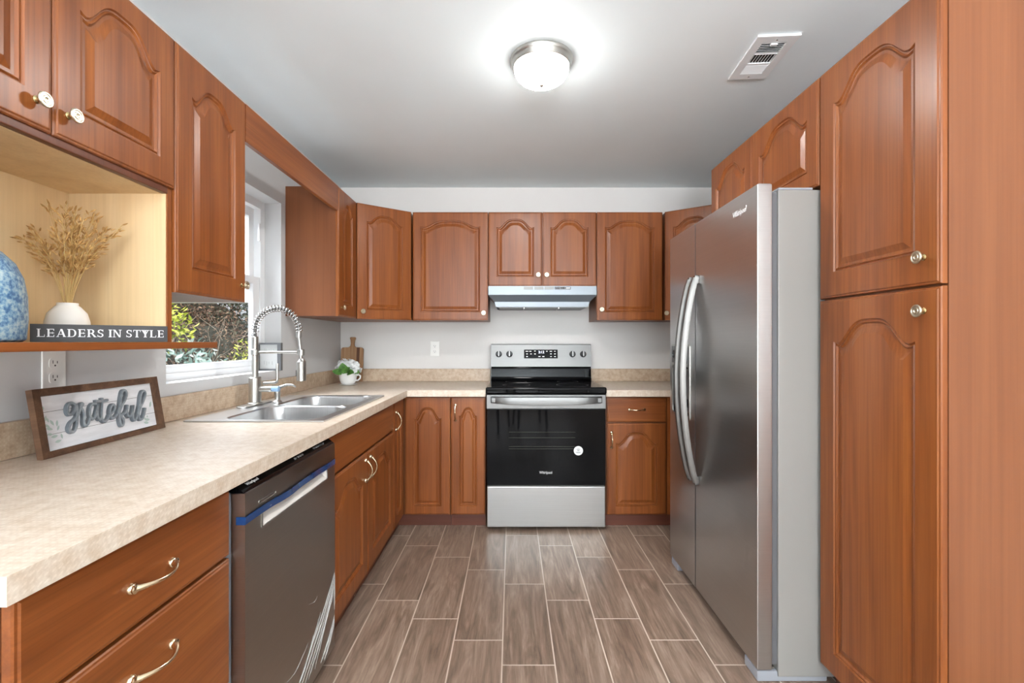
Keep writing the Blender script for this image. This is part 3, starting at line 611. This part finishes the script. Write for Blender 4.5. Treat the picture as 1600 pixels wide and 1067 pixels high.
# ------------------------------------------------------------------ outlets
def outlet(label, loc, rotz):
    t_ = thing('wall_outlet', label, 'outlet', loc, rotz)
    B().box((-.036, -.006, -.058), (.036, -.0005, .058), .003, 3).build('cover_plate', 'plate', t_)
    for s_ in (-1, 1):
        b = B(); b.loops([[(x, y, z) for x, z in rrect(-.017, .017, s_ * .021 - .0145, s_ * .021 + .0145, .008, 5)] for y in (-.0055, -.0075)], False, True); q = b.build('socket', 'plate', t_)
        b = B(); b.box((-.0075, -.0079, s_ * .021 - .001), (-.0055, -.0076, s_ * .021 + .008)).box((.0055, -.0079, s_ * .021 - .001), (.0075, -.0079 + .0003, s_ * .021 + .006)); b.lathe([(.0026, .0076), (.0026, .0079)], disc_m((0, 0, s_ * .021 - .007)), 12); b.build('slots', 'slot', q)
outlet('white duplex outlet on the wall under the niche shelf behind the grateful sign', (WL, 1.372, 1.108), PI / 2)
outlet('white duplex outlet on the wall between the cutting board and range', (-.602, YB, 1.135), 0)
# ------------------------------------------------------------------ ceiling light and vent
cl_ = thing('ceiling_light', 'round flush ceiling light with a frosted dome and nickel rim', 'ceiling light', (.127, 2.01, ZC))
b = B().lathe([(.105, -.0005), (.1335, -.0005), (.1345, -.006), (.130, -.016), (.126, -.022), (.124, -.034), (.121, -.037), (.112, -.037)], None, 48); b.build('rim', 'nickel', cl_, ang=40)
b = B().lathe([(.1115, -.030)] + [(.118 * math.cos(a) ** .8, -.037 - .068 * math.sin(a)) for a in [PI / 2 * i / 12 for i in range(12)]] + [(.002, -.105)], None, 48, False); b.build('glass_dome', 'bulb', cl_, ang=80)
B().lathe([(.0001, -.117), (.006, -.116), (.010, -.111), (.0105, -.107), (.007, -.103)], None, 20).build('finial', 'nickel', cl_, ang=60)
vt = thing('ceiling_vent', 'white slatted ceiling air register above the pantry', 'vent', (1.06, 1.993, ZC), math.radians(-4))
VX, VY = .082, .152
mv = Matrix.Identity(4)
b = B().slab([-VX, -.048, .048, VX], [-VY, -.11, .11, VY], [(1, 1)], -.009, -.0005); b.bevel_where(lambda p, q: max(p.z, q.z) < -.008 and (max(abs(p.x), abs(q.x)) > .08 or max(abs(p.y), abs(q.y)) > .15), .006, 2); b.build('frame', 'white', vt)
part('duct_backing', 'dark', vt, (-.047, -.109, -.0008), (.047, .109, -.0003))
b = B()
def slat(cx, cy, lx, ly, ax, ang_):
    v_ = Matrix.Translation((cx, cy, -.005)) @ Matrix.Rotation(math.radians(ang_), 4, ax)
    P = [v_ @ Vector(p) for p in ((-lx, -ly, -.0005), (lx, -ly, -.0005), (lx, ly, -.0005), (-lx, ly, -.0005), (-lx, -ly, .0005), (lx, -ly, .0005), (lx, ly, .0005), (-lx, ly, .0005))]
    for q in ((0, 1, 2, 3), (4, 5, 6, 7), (0, 1, 5, 4), (1, 2, 6, 5), (2, 3, 7, 6), (3, 0, 4, 7)): b.bm.faces.new([b.bm.verts.new(P[i]) for i in q])
for i in range(6): slat(0, -.102 + i * .0115, .047, .005, 'X', 40)
for i in range(8): slat(-.042 + i * .012, 0, .0045, .032, 'Y', -38)
for i in range(6): slat(0, .044 + i * .0115, .047, .0062, 'X', -38)
b.box((-.047, -.036, -.0085), (.047, -.032, -.002)).box((-.047, .032, -.0085), (.047, .036, -.002)); b.build('slats', 'white', vt)
part('damper_lever', 'white', vt, (-.012, -.108, -.014), (.014, -.096, -.004), .001)
for y in (-.13, .13): B().lathe([(.0035, -.0105), (.0035, -.0085)], Matrix.Translation((0, y, 0)), 12).build('screw', 'chrome', vt)
# ------------------------------------------------------------------ counter decor
cu = thing('flower_cup', 'white cup-shaped planter with saucer holding white flowers by the cutting board', 'planter', (-1.165, 2.985 + .36, ZT))
B().lathe([(.0001, .0), (.045, .0), (.062, .006), (.066, .011), (.06, .011), (.04, .008), (.0001, .008)], None, 36, False).build('saucer', 'white_gloss', cu, ang=40)
B().lathe([(.0001, .0085), (.036, .0085), (.046, .014), (.056, .035), (.061, .06), (.0625, .084), (.060, .084), (.056, .06), (.04, .03), (.0001, .026)], None, 36, False).build('cup', 'white_gloss', cu, ang=40)
B().tube([(.058, 0, .066), (.075, 0, .074), (.088, 0, .066), (.086, 0, .048), (.07, 0, .034), (.054, 0, .034)], .0055, 10).build('cup_handle', 'white_gloss', cu, ang=60)
fl = thing('flowering_plant', 'white hydrangea-like bloom with green leaves in the white cup', 'plant', (-1.165, 3.345, ZT + .03))
B().lathe([(.0001, .0), (.038, .005), (.052, .035), (.0001, .04)], None, 20, False).build('soil', 'soil', fl)
b = B()
rr = random.Random(3)
for i in range(210):
    u = rr.uniform(-.45, 1); th = rr.uniform(0, 2 * PI); q = math.sqrt(1 - u * u); nrm = Vector((q * math.cos(th), q * math.sin(th), u))
    cc = Vector((0, 0, .085)) + Vector((nrm.x * .078, nrm.y * .062, nrm.z * .062)) * rr.uniform(.72, 1.1); nrm = (nrm + Vector((rr.uniform(-.6, .6), rr.uniform(-.6, .6), rr.uniform(-.3, .6)))).normalized(); a = nrm.orthogonal().normalized(); c2 = nrm.cross(a); ph = rr.uniform(0, PI); s_ = rr.uniform(.016, .024)
    for k_ in range(4):
        e = a * math.cos(ph + k_ * PI / 2) + c2 * math.sin(ph + k_ * PI / 2); f_ = nrm.cross(e)
        b.bm.faces.new([b.bm.verts.new(p) for p in (cc, cc + e * s_ * .6 + f_ * s_ * .45 + nrm * .004, cc + e * s_ * 1.1 + nrm * .002, cc + e * s_ * .6 - f_ * s_ * .45 + nrm * .004)])
b.build('blossoms', 'petal', fl, fix=False)
def leaf(b, base, tip, wdt, up):
    base, tip, up = Vector(base), Vector(tip), Vector(up); d_ = tip - base; sd_ = d_.cross(up).normalized(); nn = sd_.cross(d_).normalized(); L = []; 
    for i in range(9):
        t_ = i / 8; wq = wdt * math.sin(PI * min(.97, t_ * .93 + .05)) ** .8; c_ = base + d_ * t_ + nn * .012 * math.sin(PI * t_); L.append([c_ - sd_ * wq, c_ - sd_ * wq * .5 - nn * .002, c_ - nn * .004, c_ + sd_ * wq * .5 - nn * .002, c_ + sd_ * wq])
    b.loops(L, close=False)
for bs, tp, wd in (((0, -.06, .056), (-.008, -.092, .13), .034), ((.012, -.055, .056), (.07, -.085, .066), .024), ((-.015, -.055, .056), (-.085, -.07, .074), .024), ((.014, -.06, .056), (.045, -.096, .10), .026), ((.03, 0, .06), (.09, -.02, .06), .02), ((-.03, 0, .06), (-.09, -.01, .065), .02), ((-.01, -.05, .06), (-.04, -.082, .072), .016)):
    b = B(); leaf(b, bs, tp, wd, (0, -1, .6)); b.build('leaf', 'leaf', fl, fix=False, ang=60)
cb_ = thing('cutting_board', 'wooden paddle cutting board with dark stripe leaning in the corner', 'cutting board', (-1.236, 3.622, ZT), 0)
pl = [(-.085, 0), (.085, 0)]; 
for a in range(0, 91, 15): pl.append((.085 - .018 + .018 * math.cos(math.radians(a)), .262 - .018 + .018 * math.sin(math.radians(a))))
pl += [(.03, .263), (.016, .272), (.012, .29), (.016, .318), (.022, .334), (.018, .342), (-.016, .342), (-.021, .334), (-.015, .318), (-.012, .29), (-.016, .272), (-.03, .263)]
for a in range(90, 181, 15): pl.append((-.085 + .018 + .018 * math.cos(math.radians(a)), .262 - .018 + .018 * math.sin(math.radians(a))))
b = B(); b.loops([[(x, y, z) for x, z in pl] for y in (-.009, .009)], True, True); b.bevel_where(lambda p, q: abs(p.y - q.y) < 1e-5, .002, 2)
bd = b.build('board', 'board', cb_, (0, 0, .003), (-.11, 0, 0))
b = B().box((.036, -.0096, .002), (.058, .0094, .2605)); b.build('dark_stripe', wood('walnut_stripe', srgb(70, 42, 28), srgb(96, 62, 42), srgb(112, 74, 52), (38, 38, 1.2), .5, .8, 0), bd)
# small framed picture on the sill
pf = thing('picture_frame', 'small charcoal framed picture standing on the window sill behind the faucet', 'picture frame', (-1.374, 2.672, WZ0 + .0005), math.radians(2))
b = B(); fo, fi = [(-.066, 0), (.066, 0), (.066, .157), (-.066, .157)], [(-.056, .010), (.046, .010), (.046, .147), (-.056, .147)]
b.loops([[(x, y, z) for x, z in fo] for y in (.012, -.012)] + [[(x, -.012, z) for x, z in fi], [(x, .002, z) for x, z in fi]], True, False); b.build('frame', 'grey_d', pf)
pp = part('picture_board', plain('pale_grey_card', srgb(190, 190, 188), .6), pf, (-.056, .0015, .010), (.046, .004, .147))
mk = plain('faint_marks_grey', srgb(162, 162, 160), .6)
for x, z, h1 in ((-.03, .115, .02), (-.022, .118, .014), (-.004, .112, .022), (.006, .118, .014), (.018, .113, .02), (-.032, .045, .02), (-.018, .04, .022), (-.006, .043, .014), (.012, .042, .02)): part('faint_mark', mk, pp, (x - .0015, .0006, z - h1 / 2), (x + .0015, .0014, z + h1 / 2))
# ------------------------------------------------------------------ "grateful" framed sign
yaw, tilt, GW, GH = 1.6279, .1618, .469, .186
gs = thing('framed_sign', 'whitewashed plank sign reading grateful in a dark wood frame on the counter', 'sign', (-1.2205, 1.2267, ZT + .0008), yaw)
gr = (-tilt, 0, 0)
b = B(); fo, fi = [(0, 0), (GW, 0), (GW, GH), (0, GH)], [(.0215, .017), (GW - .0295, .0145), (GW - .0295, GH - .0205), (.0215, GH - .0195)]
b.loops([[(x, y, z) for x, z in fo] for y in (.016, 0)] + [[(x, 0, z) for x, z in fi], [(x, .012, z) for x, z in fi]], True, False); fm = b.build('frame', 'oak_frame', gs, (0, 0, .0), gr)
fm['label'] = 'dark brown wooden frame'
b = B().box((.0216, .0085, .0171), (GW - .0296, .0118, .060)).box((.0216, .0085, .0612), (GW - .0296, .0118, .1217)).box((.0216, .0085, .1229), (GW - .0296, .0118, GH - .0208)); pb = b.build('plank_panel', 'boards', gs, (0, 0, 0), gr)
part('panel_gap', 'grey_d', pb, (.0217, .0112, .0172), (GW - .0297, .01195, GH - .0209))
ST = [[(0.1201, 0.1309), (0.1098, 0.1366), (0.099, 0.1309), (0.0936, 0.1189), (0.096, 0.1065), (0.107, 0.1054), (0.1177, 0.1153), (0.1249, 0.1303), (0.1233, 0.1087), (0.1181, 0.0834), (0.1111, 0.0644), (0.1005, 0.0555), (0.0906, 0.0591), (0.0898, 0.0698), (0.0993, 0.0823), (0.1156, 0.091), (0.1283, 0.105), (0.1368, 0.1228), (0.1428, 0.1308), (0.1462, 0.1274), (0.1386, 0.1196), (0.1425, 0.1087), (0.1437, 0.0938), (0.1396, 0.0768), (0.1416, 0.0661), (0.1518, 0.0687), (0.1627, 0.0847)], [(0.193, 0.1226), (0.1789, 0.1245), (0.1686, 0.1138), (0.1644, 0.0965), (0.1683, 0.0808), (0.1799, 0.0849), (0.1906, 0.1015), (0.2005, 0.1231), (0.1929, 0.1042), (0.1905, 0.0832), (0.1961, 0.0747), (0.2048, 0.0809)], [(0.2174, 0.138), (0.2116, 0.117), (0.2058, 0.0931), (0.204, 0.0733), (0.2111, 0.0659), (0.2234, 0.0701), (0.2338, 0.0825)], [(0.1912, 0.1314), (0.2147, 0.1284), (0.2378, 0.1292)], [(0.2338, 0.0825), (0.2517, 0.0924), (0.2594, 0.1041), (0.2548, 0.1127), (0.245, 0.1077), (0.2369, 0.0915), (0.2374, 0.0756), (0.249, 0.0705), (0.2653, 0.0807)], [(0.2653, 0.0807), (0.2813, 0.1075), (0.2909, 0.1323), (0.3011, 0.1502), (0.312, 0.1514), (0.3158, 0.1393), (0.3052, 0.1207), (0.2867, 0.1035), (0.2745, 0.0858), (0.2698, 0.0639), (0.2717, 0.0442), (0.2796, 0.0428), (0.2851, 0.0581), (0.2781, 0.0739), (0.2961, 0.0792), (0.3099, 0.0936)], [(0.3121, 0.1033), (0.3049, 0.0845), (0.3063, 0.0677), (0.3168, 0.0661), (0.3289, 0.0809), (0.3363, 0.1), (0.3295, 0.0774), (0.3261, 0.0545), (0.3353, 0.0503), (0.3484, 0.0678)], [(0.3484, 0.0678), (0.364, 0.0962), (0.3754, 0.1257), (0.3883, 0.1409), (0.3984, 0.137), (0.3961, 0.1233), (0.3812, 0.1042), (0.364, 0.0859), (0.3527, 0.0671), (0.3534, 0.05), (0.3645, 0.0481), (0.3774, 0.0633), (0.3876, 0.0826)]]
def spline(P, k_=5):
    P = [Vector(p) for p in P]; R = []
    for i in range(len(P) - 1):
        p0, p1, p2, p3 = P[max(i - 1, 0)], P[i], P[i + 1], P[min(i + 2, len(P) - 1)]
        for j in range(k_):
            t_ = j / k_; R.append(.5 * ((2 * p1) + (p2 - p0) * t_ + (2 * p0 - 5 * p1 + 4 * p2 - p3) * t_ * t_ + (3 * p1 - p0 - 3 * p2 + p3) * t_ ** 3))
    return R + [P[-1]]
def ribbon(b, P, hw, y0, y1):
    L = []; n = len(P)
    for i, p in enumerate(P):
        d_ = (P[min(i + 1, n - 1)] - P[max(i - 1, 0)]).normalized(); q = Vector((-d_.y, d_.x)); a, c_ = p + q * hw, p - q * hw
        L.append([(a.x, y0, a.y), (a.x, y1, a.y), (c_.x, y1, c_.y), (c_.x, y0, c_.y)])
    b.loops(L, True, True)
b = B(); [ribbon(b, spline(s_), .0043, .0084, .0005 + .00005 * i) for i, s_ in enumerate(ST)]; le = b.build('lettering', 'letter_edge', pb, fix=True)
b = B(); [ribbon(b, spline(s_), .0030, .0010, -.0012 - .0001 * i) for i, s_ in enumerate(ST)]; b.build('letter_face', 'letters', le)
b = B()
for x0, z0, x1, z1 in [(0.0324, 0.1387, 0.0305, 0.1282), (0.0308, 0.0983, 0.0365, 0.1137), (0.0416, 0.0937, 0.0355, 0.1084), (0.0544, 0.0832, 0.0456, 0.0999), (0.0627, 0.0789, 0.066, 0.0965), (0.0302, 0.0794, 0.0496, 0.0731), (0.0265, 0.0909, 0.042, 0.08), (0.0691, 0.0806, 0.0621, 0.0679), (0.0399, 0.053, 0.0611, 0.0542), (0.0471, 0.0598, 0.0301, 0.0632), (0.0489, 0.0374, 0.0691, 0.04), (0.071, 0.0579, 0.0729, 0.0435), (0.4301, 0.1015, 0.4203, 0.0814), (0.3842, 0.0518, 0.3957, 0.0394), (0.4106, 0.0404, 0.3868, 0.0427), (0.403, 0.0294, 0.3803, 0.0351), (0.3997, 0.0563, 0.4027, 0.0488)]:
    a, c_ = Vector((x0, z0)), Vector((x1, z1)); d_ = c_ - a; q = Vector((-d_.y, d_.x)).normalized() * max(.003, d_.length * .2)
    P = [a + d_ * t_ + q * s_ * math.sin(PI * t_) for s_, ts in ((1, (0, .25, .5, .75, 1)), (-1, (.75, .5, .25))) for t_ in ts]
    b.loops([[(p.x, .0084, p.y) for p in P], [(p.x, .0080, p.y) for p in P]], False, True)
b.build('leaf_painting', 'sage', pb)
# ------------------------------------------------------------------ niche display
ZS = zb + .0178
ls = thing('block_sign', 'charcoal block sign reading LEADERS IN STYLE in white serif capitals on the shelf', 'sign', (-1.147, 1.12, ZS), math.atan2(.19, .189))
SL, SH = .268, .0435
part('block', 'sign_black', ls, (0, 0, 0), (SL, .03, SH), .0008)
def serif_text(s, x0, x1, z0, hgt, parent):
    def box(b, x, z, w, h): b.box((x, -.0008, z), (x + w, .0005, z + h))
    def stem(b, x, w=.2): box(b, x, 0, w, 1); box(b, x - .1, 0, w + .2, .07); box(b, x - .1, .93, w + .2, .07)
    def poly(b, P): b.loops([[(x, y, z) for x, z in P] for y in (.0005, -.0008)], True, True)
    def ring(b, cx, cz, rx_, rz_, th0, th1, tk=.2, tn=.07, n=16):
        L = []
        for i in range(n + 1):
            a = math.radians(th0 + (th1 - th0) * i / n); k_ = tn + (tk - tn) * abs(math.cos(a)); c_, s_ = math.cos(a), math.sin(a)
            L.append([(cx + rx_ * c_, y, cz + rz_ * s_) for y in (.0005, -.0008)] + [(cx + (rx_ - k_) * c_, y, cz + (rz_ - min(k_, .09)) * s_) for y in (-.0008, .0005)])
        b.loops(L, True, True)
    def diag_(b, xa, za, xb, zb_, w): poly(b, [(xa, za), (xa + w, za), (xb + w, zb_), (xb, zb_)])
    def glyph(c):
        b = B()
        if c == 'L': stem(b, .12); box(b, .3, 0, .55, .07); box(b, .79, 0, .06, .28); wd = .95
        elif c == 'E': stem(b, .12); [box(b, .3, z, .5, .07) for z in (0, .46, .93)]; box(b, .76, 0, .06, .26); box(b, .74, .76, .06, .24); box(b, .6, .38, .05, .24); wd = .95
        elif c == 'A': diag_(b, .1, 0, .48, 1, .08); diag_(b, .78, 0, .44, 1, .22); box(b, .28, .3, .5, .07); box(b, 0, 0, .3, .06); box(b, .72, 0, .36, .06); wd = 1.1
        elif c == 'D': stem(b, .12); box(b, .3, 0, .25, .07); box(b, .3, .93, .25, .07); ring(b, .52, .5, .48, .5, -90, 90); wd = 1.1
        elif c == 'R': stem(b, .12); box(b, .3, .93, .2, .07); box(b, .3, .46, .2, .07); ring(b, .48, .73, .35, .27, -90, 90); diag_(b, .82, 0, .46, .48, .22); box(b, .78, 0, .32, .06); wd = 1.08
        elif c == 'S': ring(b, .4, .74, .32, .26, 30, 270, .17); ring(b, .4, .26, .34, .26, -150, 90, .17); box(b, .66, .70, .05, .28); box(b, .06, .02, .05, .28); wd = .84
        elif c == 'I': stem(b, .12); wd = .44
        elif c == 'N': box(b, .14, 0, .08, 1); box(b, .86, 0, .08, 1); diag_(b, .76, 0, .1, 1, .2); box(b, 0, 0, .36, .06); box(b, 0, .94, .3, .06); box(b, .72, .94, .36, .06); wd = 1.1
        elif c == 'T': stem(b, .38); box(b, .04, .93, .88, .07); box(b, .02, .72, .06, .28); box(b, .88, .72, .06, .28); wd = .96
        elif c == 'Y': stem(b, .42); diag_(b, .42, .42, .06, 1, .2); diag_(b, .54, .42, .86, 1, .08); box(b, -.02, .94, .34, .06); box(b, .72, .94, .32, .06); wd = 1.02
        return b, wd
    items = []; x = 0
    for c in s:
        if c == ' ': x += .42; continue
        b, wd = glyph(c); items.append((b, x)); x += wd + .07
    f = (x1 - x0) / x; out = B()
    for b, xo in items:
        me = bpy.data.meshes.new('g'); 
        for v in b.bm.verts: v.co.x = x0 + (v.co.x + xo) * f; v.co.z = z0 + v.co.z * hgt
        b.bm.to_mesh(me); b.bm.free(); out.bm.from_mesh(me); bpy.data.meshes.remove(me)
    out.build('lettering', 'print', parent)
serif_text('LEADERS IN STYLE', .011, SL - .006, .0125, .0195, ls)
bv = tag(B().lathe([(.0001, 0), (.1, 0), (.107, .006), (.11, .05), (.109, .1), (.103, .14), (.09, .172), (.07, .195), (.048, .208), (.030, .215), (.027, .225), (.032, .24), (.027, .24), (.022, .225), (.0001, .222)], None, 56, False).build('vase', 'blue', None, (-1.158, .975, ZS + .0002), ang=60), 'large speckled blue and cream rounded ceramic vase on the shelf', 'vase')
wv = tag(B().lathe([(.0001, 0), (.034, 0), (.043, .006), (.0475, .03), (.047, .055), (.041, .078), (.0275, .095), (.0225, .099), (.0225, .106), (.020, .106), (.020, .098), (.0001, .04)], None, 40, False).build('vase', 'bisque', None, (-1.213, 1.285, ZS + .0002), ang=60), 'small white matte bud vase holding dried grass behind the block sign', 'vase')
def stalk(seed):
    rr = random.Random(seed); root = thing('dried_oat_stalk', 'golden dried oat stalk with drooping seed heads in the small white vase', 'dried grass', (-1.213, 1.285, ZS + .08), 0, 'dried oat stalks in the white vase')
    az = rr.uniform(0, 2 * PI); lean = .8 * rr.uniform(.05, 1.) ** .9; Lq = rr.uniform(.17, .275)
    hx_, hy_ = math.cos(az) * .6 * lean, math.sin(az) * .42 * lean
    pts = [Vector((0, 0, -.03))]; d_ = Vector((hx_ * .35, hy_ * .35, 1)).normalized(); p = Vector((hx_ * .02, hy_ * .02, .02)); pts.append(p.copy()); N_ = 9
    for i in range(N_):
        d_ = (d_ + Vector((hx_ * .16, hy_ * .16, -.05 * lean))).normalized(); p = p + d_ * Lq / N_; 
        p.x = max(-.10, min(.17, p.x)); p.y = min(.085, p.y); pts.append(p.copy())
    B().tube(pts, [.0012 - .00006 * i for i in range(len(pts))], 5).build('stem', 'oat_stem', root, ang=70)
    b = B()
    for j in range(rr.randint(14, 22)):
        s_ = rr.uniform(4.2, len(pts) - 1.01); i = int(s_); q = pts[i].lerp(pts[i + 1], s_ - i); dr_ = (pts[i + 1] - pts[i]).normalized(); side = Vector((rr.uniform(-1, 1), rr.uniform(-1, 1), rr.uniform(-.6, .5)))
        e = q + (dr_ * .6 + side * .55).normalized() * rr.uniform(.004, .016); dd2 = (dr_ + side * .6 + Vector((0, 0, -.35))).normalized(); Ls_ = rr.uniform(.012, .02)
        b.tube([e, e + dd2 * Ls_ * .3, e + dd2 * Ls_ * .65, e + dd2 * Ls_], [.0006, .0024, .0019, .0002], 5); b.tube([q, e], .0004, 3)
    b.build('seed_head', 'oat', root, ang=70); return root
for i in range(30): stalk(100 + i)
# ------------------------------------------------------------------ outside the window
tag(B().box((-9, -2, -.4), (WL - .21, 12, -.3)).build('ground', 'soil'), kind='structure')
def bush(label, loc, rad, mat, n, size, twigs, seed, droop=0, zc=None, core=None):
    zc = zc or rad[2] * .85
    rr = random.Random(seed); t_ = thing('garden_bush', label, 'bush', loc)
    b = B()
    for i in range(n):
        u = rr.uniform(-.75, 1); th = rr.uniform(0, 2 * PI); q = math.sqrt(max(0, 1 - u * u)); k_ = rr.uniform(.35, 1.03) ** .6
        p = Vector((q * math.cos(th) * rad[0] * k_, q * math.sin(th) * rad[1] * k_, zc + rad[2] * u * k_))
        d_ = (Vector((rr.uniform(-1, 1), rr.uniform(-1, 1), rr.uniform(-.8, .8) - droop)) + (p - Vector((0, 0, zc))).normalized() * .4).normalized(); s2 = d_.orthogonal().normalized(); s2.rotate(Matrix.Rotation(rr.uniform(0, PI), 3, d_)); L = size * rr.uniform(.6, 1.3); nn = d_.cross(s2)
        m_ = p + d_ * L * .5 + nn * L * .1; b.bm.faces.new([b.bm.verts.new(x) for x in (p, m_ + s2 * L * .2, p + d_ * L, m_ - s2 * L * .2)])
    b.build('foliage', mat, t_, fix=False)
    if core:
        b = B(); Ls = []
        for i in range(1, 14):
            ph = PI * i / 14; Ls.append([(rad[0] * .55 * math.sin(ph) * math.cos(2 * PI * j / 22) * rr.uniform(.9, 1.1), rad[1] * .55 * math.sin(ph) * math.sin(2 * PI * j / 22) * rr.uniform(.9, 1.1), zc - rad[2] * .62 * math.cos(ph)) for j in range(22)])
        b.loops(Ls, True, True).build('dark_filler', core, t_, ang=80)  # dark solid core, its colour stands in for shade between the leaves
    b = B()
    for i in range(twigs):
        th = rr.uniform(0, 2 * PI); p = Vector((rr.uniform(-.1, .1), rr.uniform(-.1, .1), 0)); pts = [p.copy()]; d_ = Vector((math.cos(th) * rr.uniform(.2, 1), math.sin(th) * rr.uniform(.2, 1), 1.2))
        for j in range(9): d_ = d_.normalized() + Vector((rr.uniform(-.45, .45), rr.uniform(-.45, .45), rr.uniform(-.4, .2))); p = p + d_.normalized() * (zc + rad[2] * .75) * .125; pts.append(p.copy())
        b.tube(pts, [.0075 - .0006 * j for j in range(len(pts))], 5)
    b.build('branches', 'twig', t_, ang=70); return t_
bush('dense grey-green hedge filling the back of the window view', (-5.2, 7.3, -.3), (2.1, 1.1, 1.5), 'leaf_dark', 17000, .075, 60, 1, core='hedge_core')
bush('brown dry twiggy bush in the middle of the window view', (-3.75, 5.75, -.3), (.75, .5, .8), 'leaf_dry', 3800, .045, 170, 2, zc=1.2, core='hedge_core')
bush('bright yellow-green leafy bush at the top of the window view', (-3.5, 4.62, -.3), (.32, .28, .3), 'leaf_yellow', 420, .07, 6, 3, zc=1.62)
bush('blue-green spiky plant low in the window view', (-3.05, 4.5, -.3), (.42, .3, .8), 'leaf_blue', 1300, .09, 8, 4)
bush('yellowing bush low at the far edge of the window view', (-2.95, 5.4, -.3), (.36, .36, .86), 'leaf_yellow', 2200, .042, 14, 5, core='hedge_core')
pb_ = thing('porch_beam', 'white porch beam outside seen across the top of the lower window pane', 'beam', (-3.0, 4.05, -.3))
part('beam', 'white', pb_, (-1.4, 0, 1.83), (1.4, .1, 2.15)); part('post', 'white', pb_, (-1.4, 0, 0), (-1.3, .1, 1.83))

# ------------------------------------------------------------------ dining chairs behind the viewpoint (mirrored in the oven glass)
def chair(loc, rz, label):
    t_ = thing('dining_chair', label, 'chair', loc, rz)
    B().box((-.21, -.21, .445), (.21, .21, .475), .012).build('seat', 'black', t_)
    for x in (-.18, .18):
        for y, top in ((-.18, .444), (.18, .95)):
            B().tube([(x * 1.12, y * 1.15, 0), (x, y, .444)] + ([(x * .98, y * 1.2, top)] if top > .5 else []), [.013, .018] + ([.014] if top > .5 else []), 10).build('leg', 'black', t_, ang=60)
    B().box((-.17, .2, .70), (.17, .222, .93), .01).build('backrest', 'black', t_)
chair((-.30, -.55, 0), math.radians(200), 'black dining chair mirrored on the left in the oven glass')
chair((.25, -.75, 0), math.radians(170), 'black dining chair mirrored in the middle of the oven glass')
